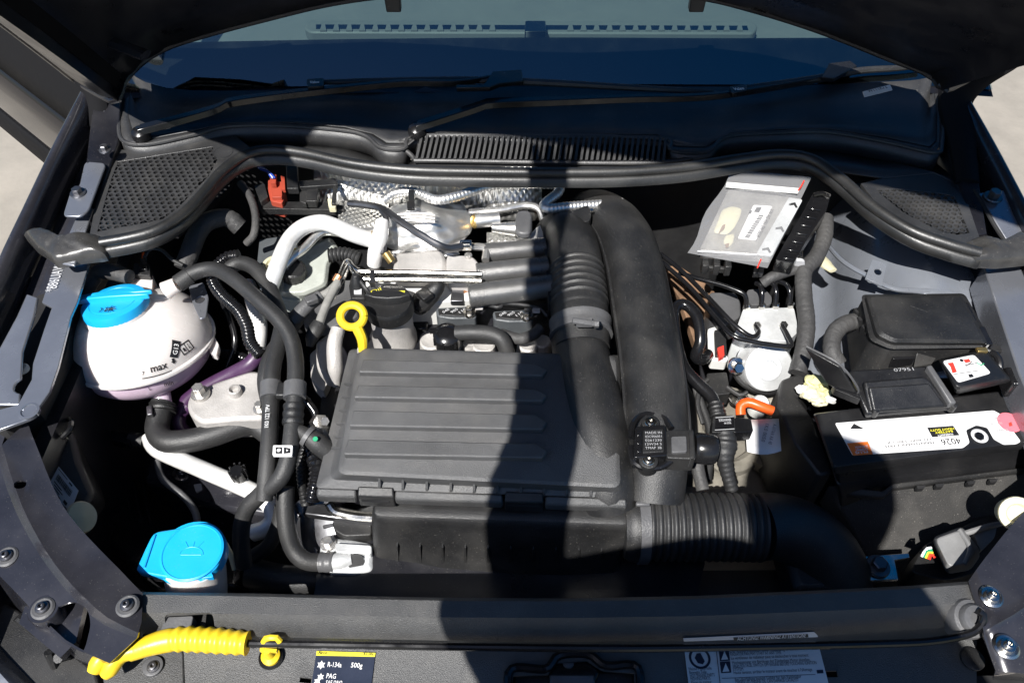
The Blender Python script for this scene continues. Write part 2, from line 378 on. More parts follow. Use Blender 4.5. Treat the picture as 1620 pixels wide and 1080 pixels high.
rr = thing('wing_rail', 'blue grey inner wing rail beside the fuse box', 'rail', W(1590, 520, .80))
strip('inner_strip', [(1556, 420), (1572, 470), (1592, 530), (1612, 590), (1650, 680), (1680, 760)], [(1612, 415), (1640, 480), (1665, 540), (1690, 600), (1740, 690), (1790, 790)], [.90, .898, .895, .89, .88, .87], .05, m['paint_in'], rr)
strip('upper_plate', [(1546, 305), (1568, 340), (1592, 380)], [(1590, 300), (1610, 335), (1640, 380)], [.945, .935, .925], .006, m['paint_in'], rr)
mk('bolt', hexhead(W(1570, 313, .945), (0, 0, 1), .0085, .010), m['steel_dark'], rr)
mk('edge_lip', tube(T([(1542, 300, .946), (1572, 355, .932), (1594, 388, .925)]), .003, 8), m['dark'], rr)

# ---------------------------------------------------------------- headlamp mounting panels at the corners
def panel(name, label, rows, mt, solid=.003):
    R_ = [[W(*p) for p in r] for r in rows]
    # refine rows by smooth curves
    R2 = [[q[0] for q in crv(r, .02)] for r in R_]; n = min(len(r) for r in R2)
    R3 = []
    for r in R2: R3.append([r[int(round(i * (len(r) - 1) / (n - 1)))] for i in range(n)])
    return mk(name, sheet(R3), mt, None, 45, 0, 2, label, 'panel', solid=solid)
lp = panel('corner_panel', 'dark painted corner panel with three bolts beside the washer cap',
 [[(48, 700, .80), (105, 815, .80), (200, 918, .80), (232, 938, .80)],
  [(42, 668, .868), (56, 705, .868), (103, 808, .868), (198, 912, .868), (226, 940, .866)],
  [(18, 690, .872), (48, 790, .872), (98, 880, .872), (168, 950, .872), (224, 985, .87)],
  [(4, 705, .876), (36, 800, .876), (88, 892, .876), (160, 968, .876), (220, 1000, .874)],
  [(-6, 715, .866), (26, 808, .866), (80, 900, .866), (152, 978, .866), (218, 1008, .866)],
  [(-80, 760, .862), (-40, 860, .862), (36, 945, .862), (100, 1010, .862), (175, 1048, .862)],
  [(-90, 770, .80), (-45, 880, .80), (30, 960, .80), (90, 1020, .80), (160, 1060, .80)]], m['paint'])
carve(lp, lathe(W(36, 771, .868), (0, 0, 1), [(.0065, -.05), (.0065, .05)], 14))
def washer_bolt(px, py, z, rp, parent=None, label=None, mt='plastic_grey', ax=(0, 0, 1)):
    c = W(px, py, z); r = M(c, rp)
    t = thing('panel_bolt', label, 'bolt', c, 'bolts on the corner panels') if label else None
    mk('washer', lathe(c - V3((0, 0, .001)), ax, [(r, 0), (r*1.02, r*.12), (r*.85, r*.25), (r*.6, r*.18)], 28), m[mt], t or parent)
    mk('bolt_head', torx(c + V3(ax).normalized()*r*.1, ax, r*.58, r*.6), m['steel_dark' if mt != 'steel' else 'steel'], t or parent)
washer_bolt(11, 880, .866, 17, None, 'black torx bolt at the outer rim of the washer side corner panel')
washer_bolt(68, 962, .866, 18, None, 'black torx bolt in the round hollow of the washer side corner panel')
washer_bolt(202, 958, .874, 18, None, 'black torx bolt next to the end of the front crossmember, washer side')
hol = rnd([(46, 978), (58, 944), (96, 930), (120, 944), (124, 968), (112, 1006), (96, 1026)], 12)
carve(lp, prism([W(x, y, .90) for x, y in hol], .042))
mk('panel_hollow', slab([(30, 985), (50, 930), (110, 915), (135, 950), (120, 1015), (95, 1040)], .846, .01), m['paint'], None, 35, 0, label='dark hollow pressed round a bolt on the washer side corner panel', cat='hollow')
mk('bolt_pillar', lathe(W(68, 962, .866), (0, 0, 1), [(.019, -.03), (.017, -.002), (.016, -.0005), (0, -.0005)], 24), m['paint'], None, 40, label='short painted pillar under the bolt in the hollow', cat='pillar')
bump = mk('bumper_corner', loft([[W(x, y, z) for x, y, z in r] for r in (
  [(-120, 860, .80), (-60, 960, .80), (10, 1040, .80), (80, 1110, .80)], [(-140, 880, .82), (-75, 985, .82), (-5, 1060, .82), (60, 1130, .82)],
  [(-220, 960, .80), (-150, 1070, .80), (-80, 1150, .80), (10, 1230, .80)], [(-300, 1050, .6), (-230, 1190, .6), (-150, 1290, .6), (-30, 1400, .6)])], False, False), m['paint_in'], None, 60, label='painted bumper edge beyond the washer side corner panel', cat='bumper', solid=.004)
lg = thing('lamp_bracket', 'dark grey plastic lamp bracket fingers below the corner panel', 'bracket', W(60, 1020, .78))
mk('base', slab([(-40, 930), (30, 965), (150, 1060), (165, 1110), (60, 1100), (-30, 1010)], .80, .03), m['plastic'], lg, 30, .003)
for a, b in (((28, 975), (55, 1000)), ((78, 1030), (86, 1055)), ((92, 1040), (110, 1038))):
    mk('finger', tube([W(a[0], a[1], .82), W(b[0], b[1], .80)], [.006, .004], 8), m['plastic'], lg)

rp = panel('corner_panel', 'dark painted corner panel with two bright bolts beside the battery',
 [[(1680, 760, .80), (1600, 845, .80), (1540, 925, .80)],
  [(1680, 750, .868), (1596, 838, .868), (1532, 920, .868)],
  [(1720, 820, .870), (1640, 920, .870), (1552, 985, .868)],
  [(1730, 840, .876), (1648, 940, .876), (1556, 998, .872)],
  [(1745, 860, .868), (1655, 955, .868), (1556, 1008, .866)],
  [(1770, 990, .864), (1680, 1060, .864), (1575, 1060, .864)],
  [(1780, 1000, .80), (1690, 1070, .80), (1570, 1072, .80)]], m['paint'])
washer_bolt(1568, 943, .872, 18, None, 'bright zinc bolt above the prop rod grommet on the corner panel', 'steel')
washer_bolt(1592, 1022, .870, 20, None, 'bright zinc bolt below the prop rod grommet on the corner panel', 'steel')

# ---------------------------------------------------------------- front crossmember cover
fc = thing('front_crossmember', 'long grained black plastic cover across the front of the bay', 'crossmember', W(870, 1000, .74))
X = [222, 400, 560, 720, 900, 1100, 1300, 1440, 1545]
def row(ys, z): return [W(x, y, z) for x, y in zip(X, ys)]
rows = [row([938, 941, 945, 948, 948, 945, 937, 930, 922], .78),
        row([936, 938, 942, 945, 946, 942, 933, 926, 918], .858),
        row([940, 943, 947, 950, 951, 947, 938, 931, 923], .864),
        row([968, 971, 973, 976, 977, 974, 966, 960, 952], .864),
        row([974, 977, 979, 982, 983, 980, 972, 966, 958], .860),
        row([1000, 1004, 1008, 1012, 1013, 1010, 1003, 994, 985], .842),
        row([1004, 1008, 1012, 1016, 1017, 1014, 1007, 998, 989], .836),
        row([1016, 1018, 1022, 1025, 1026, 1024, 1018, 1010, 1000], .815),
        row([1022, 1025, 1028, 1031, 1032, 1030, 1024, 1016, 1006], .813),
        row([1090, 1092, 1094, 1095, 1095, 1094, 1092, 1090, 1088], .812),
        row([1150, 1150, 1150, 1150, 1150, 1150, 1150, 1150, 1150], .805),
        row([1170, 1170, 1170, 1170, 1170, 1170, 1170, 1170, 1170], .74)]
def fine(rows, step=4):
    out = []
    for r in rows:
        c = []
        for i in range(len(r)-1):
            for k in range(step): c.append(mix(r[i], r[i+1], k/step))
        out.append(c + [r[-1]])
    return out
cov = mk('cover', sheet(fine(rows)), m['plastic_grain'], fc, 28)
s_ = cov.modifiers.new('thick', 'SOLIDIFY'); s_.thickness = .003; s_.offset = -1
bpy.context.view_layer.update()
# pocket at the left end
def pocket(px, z0, z1): return prism([W(x, y, z0) for x, y in px], z0 - z1, inset=.18)
carve(cov, prism([W(x, y, .90) for x, y in rnd([(240, 950), (322, 948), (312, 992), (304, 1004), (246, 1004), (232, 996)], 8)], .075),
      prism([W(x, y, .83) for x, y in [(812, 1060), (868, 1058), (880, 1040), (930, 1036), (955, 1052), (1006, 1056), (1008, 1120), (806, 1120)]], .04),
      prism([W(x, y, .83) for x, y in [(1312, 1052), (1332, 1052), (1334, 1062), (1314, 1062)]], .04),
      prism([W(x, y, .83) for x, y in [(470, 1062), (488, 1064), (487, 1072), (468, 1070)]], .04))
mk('pocket_floor', slab([(226, 940), (330, 940), (322, 1012), (226, 1012)], .838, .004), m['plastic'], fc)
mk('pocket_block', slab(rnd([(262, 975), (306, 973), (300, 1000), (252, 1000)], 4), .853, .02), m['plastic_grey'], fc, 30, .003)
fr_ = mk('latch_frame', join(*[tube(T(p), .005, 8) for p in (
    [(806, 1110, .816), (808, 1058, .816), (864, 1057, .816), (884, 1036, .818), (930, 1034, .818), (958, 1052, .816), (1008, 1054, .816), (1012, 1110, .816)],)]), m['plastic_gloss'], fc)
mk('latch_plate', slab([(816, 1066), (1000, 1064), (1004, 1150), (812, 1150)], .795, .004), m['plastic'], fc)
mk('latch_neck', slab(rnd([(866, 1064), (886, 1040), (930, 1038), (950, 1060), (940, 1084), (874, 1084)], 6), .806, .012), m['plastic_gloss'], fc, 30, .003)
mk('latch_button', lathe(W(899, 1048, .806), (0, 0, 1), [(.0065, 0), (.0065, .002), (.005, .003)], 18), m['plastic_grey'], fc)
mk('latch_catch', box(W(905, 1080, .812), .05, .016, .012), m['steel_dark'], fc, 30, .002)
cl = mk('end_clip', lathe(W(243, 1054, .815), (0, 0, 1), [(.011, 0), (.011, .003), (.008, .004)], 24), m['plastic_grey'], fc)
mk('clip_screw', torx(W(243, 1054, .818), (0, 0, 1), .007, .005), m['steel_dark'], cl)
mk('end_plate', slab(rnd([(160, 1058), (215, 1030), (290, 1026), (292, 1120), (170, 1120)], 8), .8145, .01), m['plastic_grain'], fc, 30, .002)
mk('deck_clip', lathe(W(1372 + 166, 1042, .815), (0, 0, 1), [(.013, 0), (.013, .002), (.009, .004)], 20), m['plastic'], fc)
# refrigerant sticker
def lab(name, px, z, mt, parent, th=.0004, r=3):
    return mk(name, slab(rnd(px, r), z, th), mt, parent, 0)
ZD = .8132
sb = lab('refrigerant_label', [(501, 1029), (594, 1032), (585, 1100), (490, 1098)], ZD+.0012, m['ink_blue'], fc); sb['label'] = 'dark refrigerant sticker with yellow top band'
mk('band', slab([(501, 1029), (594, 1032), (593, 1038), (500, 1036)], ZD+.0018, .0004), m['ink_yellow'], sb, 0)
def star(px, py, r, z):
    c = W(px, py, z); rr_ = M(c, r)
    return prism([c + V3((math.cos(a*math.pi/6+.5), math.sin(a*math.pi/6+.5), 0)) * rr_ * (1 if a % 2 == 0 else .55) for a in range(12)], .0003)
zt = ZD+.0018
mk('print', join(star(508, 1051, 7, zt), star(507, 1070, 6, zt), star(502, 1077, 6, zt), tpx('R-134a', 518, 1054, 540, 1055, 6, zt, True), tpx('500g', 555, 1055, 573, 1056, 6, zt, True),
                 tpx('PAG', 516, 1072, 531, 1073, 6, zt, True), tpx('SAE J2842', 515, 1083, 541, 1084, 6, zt, True)), m['ink_white'], sb, 0)
mk('print', join(tpx('Airco', 503, 1034, 517, 1034.5, 4, zt+.0002), tpx('R134a', 575, 1036, 590, 1036.5, 4, zt+.0002)), m['ink'], sb, 0)
# warning sticker: strip on the sloped face, main field on the deck
def on_slope(px, py):                                # the sloped front face of the cover, between two of its rows
    A = W(1200, 977, .860) ; B = W(1200, 1006.5, .842); ex = (W(1300, 972, .860) - W(1100, 980, .860)).normalized()
    n = ex.cross((A - B).normalized()).normalized(); d = ray(px, py); t = (A + n*.0012 - CAM).dot(n) / d.dot(n); return CAM + d*t, n
q = [on_slope(x, y)[0] for x, y in rnd([(1081, 1011), (1084, 1010), (1290, 1002), (1293, 1007), (1200, 1010), (1085, 1014)], 1)]
nS = on_slope(1200, 1000)[1]
wl = mk('warning_label', prism([on_slope(x, y)[0] for x, y in [(1081, 1009), (1288, 999), (1293, 1004), (1294, 1007), (1082, 1014)]], nS*-.0004), m['paper'], fc, 0); wl['label'] = 'white warning sticker with pictograms and small print'
mk('print', prism([on_slope(x, y)[0] + nS*.0004 for x, y in [(1160, 1007.5), (1278, 1002), (1279, 1007), (1161, 1012)]], nS*-.0002), m['ink'], wl, 0)
a_, b_ = on_slope(1166, 1012)[0], on_slope(1274, 1006.8)[0]
mk('print', tline('ACHTUNG! WARNING! ATTENTION!', a_, b_, .0048, True, nS, .0008), m['ink_white'], wl, 0)
wd = lab('warning_label', [(1083, 1029), (1296, 1023), (1316, 1100), (1092, 1104)], ZD+.0012, m['paper'], fc)
wd['label'] = 'white warning sticker with pictograms and small print'
L = []
for s, x0, y0, x1, y1, h in (
  ('Der Kühlerventilator kann selbsttätig anlaufen', 1155, 1032, 1262, 1028, 4), ('RADIATOR FAN MAY START AT ANY TIME', 1156, 1037, 1236, 1034, 4),
  ("Le ventilateur de radiateur peut se déclencher à tout moment", 1157, 1043, 1279, 1038, 4),
  ('Hochspannung: vor Berühren der Zündanlage Motor abstellen.', 1159, 1050, 1282, 1045, 4),
  ('HIGH VOLTAGE. SWITCH OFF ENGINE BEFORE TOUCHING IGNITION', 1160, 1055.5, 1292, 1050, 4), ('SYSTEM', 1160, 1060.5, 1176, 1060, 4),
  ("Haute tension, arrêter le moteur avant de toucher à l'allumage.", 1161, 1066, 1286, 1060.5, 4),
  ('Bei Überfüllung besteht Gefahr für den Katalysator', 1163, 1076.5, 1268, 1071.5, 4), ('OVERFILLED ENGINE OIL CAN DAMAGE CATALYST', 1164, 1081.5, 1264, 1077, 4),
  ('Heisse Motorteile', 1090, 1060, 1126, 1058.5, 4), ('Bewegte Teile', 1091, 1065.5, 1118, 1064.5, 4), ('HOT ENGINE PARTS', 1092, 1071, 1131, 1069, 4), ('MOVING PARTS', 1093, 1076, 1124, 1074.5, 4), ('Pièces du moteur', 1094, 1081.5, 1126, 1080, 4)):
    L.append(tpx(s, x0, y0, x1, y1, h, ZD+.0014))
c0 = W(1107, 1040, ZD+.0018); r0 = M(c0, 17)
ring = [c0 + V3((math.cos(k*math.pi/16), math.sin(k*math.pi/16), 0)) * r0 for k in range(32)]
ri = [c0 + V3((math.cos(k*math.pi/16), math.sin(k*math.pi/16), 0)) * r0 * .78 for k in range(32)]
L.append((ring + ri, [(k, (k+1) % 32, 32+(k+1) % 32, 32+k) for k in range(32)]))
L.append(slab([(1102, 1033), (1108, 1032), (1115, 1045), (1112, 1050), (1104, 1048), (1099, 1040)], ZD+.0018, .0002))
for y, x in ((1036, 1147), (1055, 1149)): L.append(slab([(x-10, y-9), (x+6, y-10), (x+8, y+8), (x-8, y+9)], ZD+.0018, .0002))
L.append(slab([(1133, 1030), (1134, 1030), (1142, 1100), (1141, 1100)], ZD+.0018, .0002)); L.append(slab([(1142, 1072), (1290, 1065.5), (1290, 1066.2), (1142, 1072.7)], ZD+.0018, .0002))
L.append(slab([(1292, 1059), (1302, 1058.5), (1303, 1064), (1293, 1064.5)], ZD+.0018, .0002))
mk('print', join(*L), m['ink_blue'], wd, 0)
L = []
for y, x in ((1036, 1147), (1055, 1149)): L.append(slab([(x-1, y-7), (x+5, y+6), (x-6, y+7)], ZD+.0024, .0002))
mk('print', join(*L), m['paper'], wd, 0)
# ---------------------------------------------------------------- bonnet prop rod
pr = thing('prop_rod', 'thin black steel bonnet prop rod with yellow ribbed grip lying across the front', 'prop rod', W(800, 1024, .83))
mk('rod', tube(T([(380, 1017, .845), (560, 1020, .846), (760, 1023, .847), (1000, 1025, .848), (1200, 1022, .850), (1380, 1018, .853), (1470, 1014, .856), (1530, 1003, .862), (1551, 990, .868), (1556, 974, .874), (1548, 966, .877)]), .0042, 10), m['plastic_gloss'], pr)
mk('grip', tube(T([(205, 1032, .845), (240, 1019, .848), (275, 1011, .848), (320, 1011, .847), (392, 1017, .845)]), [.0095, .0125, .0135, .0135, .0125], 16, .0016, lambda s, u: 1 + (.07*math.cos(2*math.pi*s/.0108) if u > .36 else 0)), m['yellow'], pr)
hk = mk('hook', join(tube(T([(214, 1028, .847), (192, 1034, .847), (180, 1046, .845), (174, 1058, .84), (166, 1066, .836)]), [.0095, .0095, .010, .010, .007], 14),
               tube(T([(176, 1042, .848), (166, 1024+10, .850), (171, 1020, .852)]), [.006, .0065, .005], 10), tube(T([(172, 1024, .852), (164, 1036, .850), (154, 1050, .846), (148, 1062, .842)]), [.006, .009, .0095, .007], 12)), m['yellow'], pr)
pc = thing('rod_clip', 'small yellow plastic clip holding the prop rod, on a black grommet', 'clip', W(430, 1030, .813))
mk('grommet', lathe(W(429, 1040, .815), (0, 0, 1), [(.0135, 0), (.0135, .003), (.010, .0035)], 24), m['plastic_gloss'], pc)
mk('clip_base', lathe(W(429, 1038, .818), (0, 0, 1), [(.0105, 0), (.0105, .004), (.006, .007), (.004, .02)], 20), m['yellow'], pc)
mk('clip_jaw', join(tube(T([(416, 1028, .836), (418, 1012, .850), (426, 1008, .855), (438, 1008, .855), (443, 1014, .850)]), .0035, 8), slab([(415, 1024), (438, 1026), (437, 1030), (414, 1028)], .842, .006)), m['yellow'], pc)
gm = thing('rod_grommet', 'round grey rubber grommet where the prop rod hinges', 'grommet', W(1533, 976, .86))
mk('body', lathe(W(1533, 978, .856), (.1, -.35, 1), [(.022, -.02), (.022, 0), (.020, .005), (.016, .006), (.0155, .010), (.0135, .013), (.007, .0135), (.006, .010), (0, .010)], 28), m['plastic_grey'], gm)
# ================================================================ cowl
cw = thing('cowl_cover', 'black plastic windscreen cowl with honeycomb corner grilles and slotted middle vent', 'cowl', W(845, 215, .86))
ridge = [(190, 120, .975), (192, 160, .965), (188, 200, .958), (196, 224, .955), (232, 229, .953), (300, 215, .953), (360, 200, .953), (450, 199, .953), (545, 207, .952), (580, 216, .950), (603, 234, .947), (640, 235, .947), (664, 215, .95), (860, 217, .95), (1046, 219, .95), (1062, 238, .947), (1118, 240, .947), (1150, 216, .95), (1230, 210, .952), (1310, 209, .953), (1400, 224, .953), (1478, 241, .954), (1490, 228, .956), (1492, 180, .962), (1486, 130, .972)]
rp_ = [W(*p) for p in ridge]; rid = [q[0] for q in crv(rp_, .012)]
mk('ridge_lip', tube(rp_, .0035, 8, .008), m['cowl'], cw)
mk('ridge_wall', sheet([rid, [p + V3((0, -.006 if 0 < i < len(rid)-1 else 0, -.035)) for i, p in enumerate(rid)]]), m['cowl'], cw, 45, solid=.002)
# upper deck between ridge and glass
inner = [W(x, y, z) for x, y, z in [(205, 118, .985), (206, 150, .972), (204, 185, .962), (212, 212, .955), (236, 220, .953), (300, 208, .953), (360, 195, .953), (450, 194, .953), (545, 201, .952), (590, 212, .95), (612, 226, .948), (640, 226, .948), (672, 210, .95), (860, 211, .95), (1040, 213, .95), (1070, 230, .948), (1115, 232, .948), (1155, 211, .95), (1230, 205, .952), (1310, 204, .953), (1400, 217, .953), (1470, 232, .954), (1481, 222, .956), (1482, 180, .962), (1475, 128, .973)]]
glassline = [(203, 112, 1.0), (215, 122, .994), (230, 130, .990), (262, 139, .985), (300, 143, .981), (350, 144, .977), (450, 143, .974), (545, 140, .972), (590, 139, .971), (612, 139, .971), (640, 138.5, .971), (672, 138, .970), (860, 137, .970), (1040, 138, .970), (1070, 138, .970), (1115, 138, .971), (1155, 138, .971), (1230, 137, .973), (1310, 134, .977), (1400, 130, .983), (1440, 128, .988), (1455, 126, .992), (1464, 124, .995), (1472, 120, .999)]
mid = []
gl = [W(*p) for p in glassline] + [W(1476, 118, 1.0)]
rows = [inner]
for t in (.25, .5, .75, 1): rows.append([mix(a, b, t) - V3((0, 0, .018 * math.sin(math.pi * t))) for a, b in zip(inner, gl)])
mk('ridge_top', sheet([rp_, [p - V3((0, 0, .002)) for p in inner]]), m['cowl'], cw, 60, solid=.002)
mk('upper_deck', sheet(rows), m['cowl'], cw, 60, solid=.002)
# lower ledge from ridge down to the seal
led_b = [(150, 372, .93), (150, 372, .93), (150, 372, .93), (180, 376, .93), (250, 360, .93), (300, 330, .93), (345, 285, .93), (395, 248, .93), (450, 240, .93), (520, 252, .93), (600, 266, .93), (640, 270, .93), (664, 272, .93), (860, 277, .93), (1046, 273, .93), (1062, 272, .93), (1118, 265, .93), (1150, 258, .93), (1230, 248, .93), (1300, 262, .93), (1365, 312, .93), (1430, 358, .93), (1500, 390, .93), (1540, 400, .93), (1545, 370, .93)]
# left ledge plate: around the grille; built as a frame with a honeycomb inside
def honey(poly, z, cell, mt, parent, name):          # plate with real hexagonal holes, joined as one mesh
    xs = [p[0] for p in poly]; ys = [p[1] for p in poly]
    P = [W(x, y, z) for x, y in poly]
    x0, x1 = min(p.x for p in P), max(p.x for p in P); y0, y1 = min(p.y for p in P), max(p.y for p in P)
    def inside(x, y):
        c = False; j = len(P) - 1
        for i in range(len(P)):
            if (P[i].y > y) != (P[j].y > y) and x < (P[j].x-P[i].x)*(y-P[i].y)/(P[j].y-P[i].y)+P[i].x: c = not c
            j = i
        return c
    V, F = [], []; dy = cell * 1.5 / math.sqrt(3) ; r = cell / math.sqrt(3); row_ = 0; y = y0
    while y < y1:
        x = x0 + (cell / 2 if row_ % 2 else 0)
        while x < x1:
            if inside(x, y):
                b = len(V)
                for k in range(6):
                    a = math.pi/6 + k*math.pi/3; ca, sa = math.cos(a), math.sin(a)
                    V += [V3((x+ca*r*1.001, y+sa*r*1.001, z)), V3((x+ca*r*.66, y+sa*r*.66, z)), V3((x+ca*r*.62, y+sa*r*.62, z-.005))]
                for k in range(6):
                    q = b+k*3; q2 = b+((k+1) % 6)*3; F += [(q, q2, q2+1, q+1), (q+1, q2+1, q2+2, q+2)]
            x += cell
        y += dy; row_ += 1
    o = mk(name, (V, F), mt, parent, 0); o['kind'] = 'stuff'; return o
def ring_plate(outer, inner, z, th, name):
    a = [W(x, y, z) for x, y in outer]; b = [W(x, y, z) for x, y in inner]; n = len(a); d = V3((0, 0, -th))
    V = a + b + [p + d for p in b] + [p + d for p in a]
    F = [(i+k*n, (i+1) % n+k*n, (i+1) % n+((k+1) % 4)*n, i+((k+1) % 4)*n) for i in range(n) for k in range(4)]
    return mk(name, (V, F), m['cowl'], cw, 30, .0008)
gp = [(186, 256), (225, 250), (262, 244), (300, 238), (336, 232), (344, 252), (330, 278), (306, 303), (282, 328), (258, 346), (220, 354), (184, 360), (154, 366), (166, 318), (176, 284)]
go = [(180, 236), (222, 238), (262, 232), (300, 224), (372, 214), (400, 236), (345, 288), (322, 318), (296, 342), (262, 366), (222, 376), (182, 384), (140, 380), (152, 318), (170, 276)]
ring_plate(go, gp, .9400, .006, 'grille_frame')
honey([(x, y) for x, y in gp], .9396, .0105, m['cowl'], cw, 'honeycomb_grille')
mk('round_mark', lathe(W(353, 241, .9402), (0, 0, 1), [(.0155, 0), (.0155, .0006), (.0145, .0006), (.0145, .0001), (0, .0001)], 24), m['cowl'], cw)
gp2 = [(1386, 300), (1420, 299), (1455, 302), (1490, 306), (1510, 310), (1522, 340), (1534, 368), (1514, 371), (1490, 366), (1460, 352), (1430, 336), (1405, 316)]
go2 = [(1362, 290), (1420, 276), (1455, 272), (1490, 276), (1522, 290), (1536, 335), (1552, 382), (1514, 394), (1480, 382), (1446, 366), (1414, 344), (1384, 318)]
ring_plate(go2, gp2, .9400, .006, 'grille_frame')
honey(gp2, .9396, .0105, m['cowl'], cw, 'honeycomb_grille')
# dark plenum under the grilles
mk('plenum_floor', slab([(130, 400), (180, 230), (400, 225), (360, 300), (280, 370)], .84, .01), m['dark'], cw)
mk('plenum_floor', slab([(1350, 290), (1540, 285), (1570, 390), (1480, 390), (1400, 345)], .88, .01), m['dark'], cw)
# middle ledge (ridge down to the seal)
k0 = 6
rowA = [W(*p) - V3((0, .004, .033)) for p in ridge[k0:20]]; rowB = [W(*p) for p in led_b[k0:20]]
mk('middle_ledge', sheet([rowA, [mix(a, b, .5) for a, b in zip(rowA, rowB)], rowB]), m['cowl'], cw, 16, solid=.003)
rowA = [W(*p) - V3((0, .004, .033)) for p in ridge[18:23]]; rowB = [W(x, y, .94) for x, y in [(1262, 250), (1330, 272), (1400, 282), (1478, 274), (1530, 300)]]
mk('side_ledge', sheet([rowA, rowB]), m['cowl'], cw, 40, solid=.003)
# slotted vent: each slat its own part
fa, fb = W(664, 217, .9485), W(1050, 221, .9485); fa2, fb2 = W(655, 254, .934), W(1060, 256, .934)
mk('vent_back', prism([fa + V3((0, .004, -.010)), fb + V3((0, .004, -.010)), fb2 + V3((0, .004, -.010)), fa2 + V3((0, .004, -.010))], .004), m['dark'], cw)
NS = 46; slat = None
for i in range(NS):
    t = (i + .5) / NS; a, b = mix(fa, fb, t), mix(fa2, fb2, t); d = (b - a); L_ = d.length; d.normalize(); x = V3((1, 0, 0)); n = x.cross(d).normalized()
    if slat is None:
        slat = mk('slat', box((a + b)/2, .0042, L_, .012, Matrix((x, d, n)).transposed()), m['cowl'], cw); cen = (a + b)/2; base_loc = slat.location.copy()
    else:
        s2 = slat.copy(); link(s2); s2.parent = cw; s2.location = base_loc + ((a + b)/2 - cen)
mk('vent_frame', tube([fa2, fa, fb, fb2, fa2], .004, 8, .004), m['cowl'], cw)
# ---------------------------------------------------------------- bonnet seal
sealp = [(160, 384, .945), (205, 376, .948), (248, 364, .95), (290, 338, .95), (322, 305, .95), (352, 270, .95), (390, 244, .95), (430, 237, .95), (480, 242, .95), (560, 259, .95), (650, 269, .95), (760, 272, .95), (870, 273, .95), (980, 272, .95), (1080, 265, .95), (1170, 251, .95), (1235, 244, .95), (1285, 252, .95), (1330, 282, .95), (1380, 326, .95), (1440, 364, .95), (1500, 386, .948), (1550, 400, .945)]
se = thing('bonnet_seal', 'long curved black rubber seal along the front of the cowl', 'seal', W(870, 280, .92))
mk('bulb', tube(T(sealp), .0082, 14, .01), m['seal'], se)
P_ = [q[0] for q in crv(T(sealp), .01)]
mk('clamp_lip', sheet([[p + V3((0, -.002, -.004)) for p in P_], [p + V3((0, -.010, -.008)) for p in P_], [p + V3((0, -.012, -.018)) for p in P_], [p + V3((0, -.008, -.021)) for p in P_]]), m['seal'], se, 60, solid=.004)
def boot(name, label, outline, z, seed):
    P = [W(x, y, z) for x, y in outline]; c = sum(P, V3())/len(P); V = []; F = []; n = 46; m_ = 10
    Q = P + [P[0]]; L = [0]
    for i in range(len(P)): L.append(L[-1] + (Q[i+1]-Q[i]).length)
    ed = []; j = 0
    for k in range(n):
        d_ = L[-1]*k/n
        while L[j+1] < d_: j += 1
        ed.append(mix(Q[j], Q[j+1], (d_-L[j])/(L[j+1]-L[j])))
    for r in range(m_ + 1):
        t = r/m_
        for k in range(n):
            p = mix(ed[k], c, t); q = p*70
            V.append(p + V3((0, 0, .016*math.sqrt(max(0, 1-(1-t)**2)) + (.006*noise.noise(q*.45 + V3((seed, 0, 0))) + .004*abs(noise.noise(q + V3((seed, 4, 0)))))*min(1, t*3))))
    for r in range(m_):
        for k in range(n): F.append((r*n+k, r*n+(k+1) % n, (r+1)*n+(k+1) % n, (r+1)*n+k))
    b = len(V); V += [p - V3((0, 0, .012)) for p in ed]
    for k in range(n): F.append((b+k, b+(k+1) % n, (k+1) % n, k))
    F.append(tuple(range(b, b+n)))
    return mk(name, (V, F), m['rubber_shiny'], None, 50, label=label, cat='rubber boot')
boot('seal_end', 'crumpled shiny black rubber end piece of the seal beside the coolant tank', [(38, 372), (48, 364), (68, 365), (96, 380), (128, 380), (164, 376), (172, 392), (166, 404), (128, 408), (88, 416), (76, 404), (56, 392)], .938, 1)
boot('seal_end', 'crumpled shiny black rubber end piece of the seal above the fuse box', [(1526, 386), (1536, 380), (1552, 390), (1580, 388), (1620, 372), (1660, 370), (1660, 405), (1620, 412), (1580, 416), (1545, 414), (1530, 408), (1544, 398)], .938, 5)
# ================================================================ windscreen
ws = thing('windscreen', 'tinted green windscreen with black lower edge band', 'windscreen', W(845, 137, .9))
up = V3((0, math.cos(R(26)), math.sin(R(26))))
gb = [q[0] for q in crv([W(*p) + V3((0, .003, .003)) for p in [(150, 152, .972), (262, 145, .974), (400, 142, .974), (600, 139, .972), (870, 137, .970), (1150, 138, .971), (1330, 137, .974), (1470, 140, .974), (1570, 146, .972)]], .05)]
rows = [[p + up*t*.9 + V3((-p.x*.10*t, 0, .012*math.sin(t*2)*(1-(p.x/.7)**2))) for p in gb] for t in (0, .1, .25, .4, .6, .8, 1)]
mk('glass', sheet(rows), m['glass'], ws, 80)
rows = [[p + up*t*.9 + V3((-p.x*.10*t, 0, .012*math.sin(t*2)*(1-(p.x/.7)**2) - .003)) for p in gb] for t in (-.012, .03, .06, .10)]
mk('frit_band', sheet(rows), m['frit'], ws, 80)
da = thing('dashboard', 'grey dashboard top with toothed defroster vent seen through the windscreen', 'dashboard', (0, 1.5, .9))
rows = [[V3((x, y, z - .04*(x/.7)**2)) for x in [i*.1-.7 for i in range(15)]] for y, z in ((1.24, .955), (1.30, .965), (1.42, .972), (1.55, .985), (1.75, .99), (1.95, .975), (2.0, .85))]
mk('top_pad', sheet(rows), m['dash'], da, 60, solid=.006)
def dz(px, py): return W(px, py, .975)
vt = mk('defroster_vent', slab(rnd([(488, 32), (1190, 34), (1200, 42), (1192, 53), (490, 51), (480, 44)], 5), .986, .02), m['dash'], da, 30, .003)
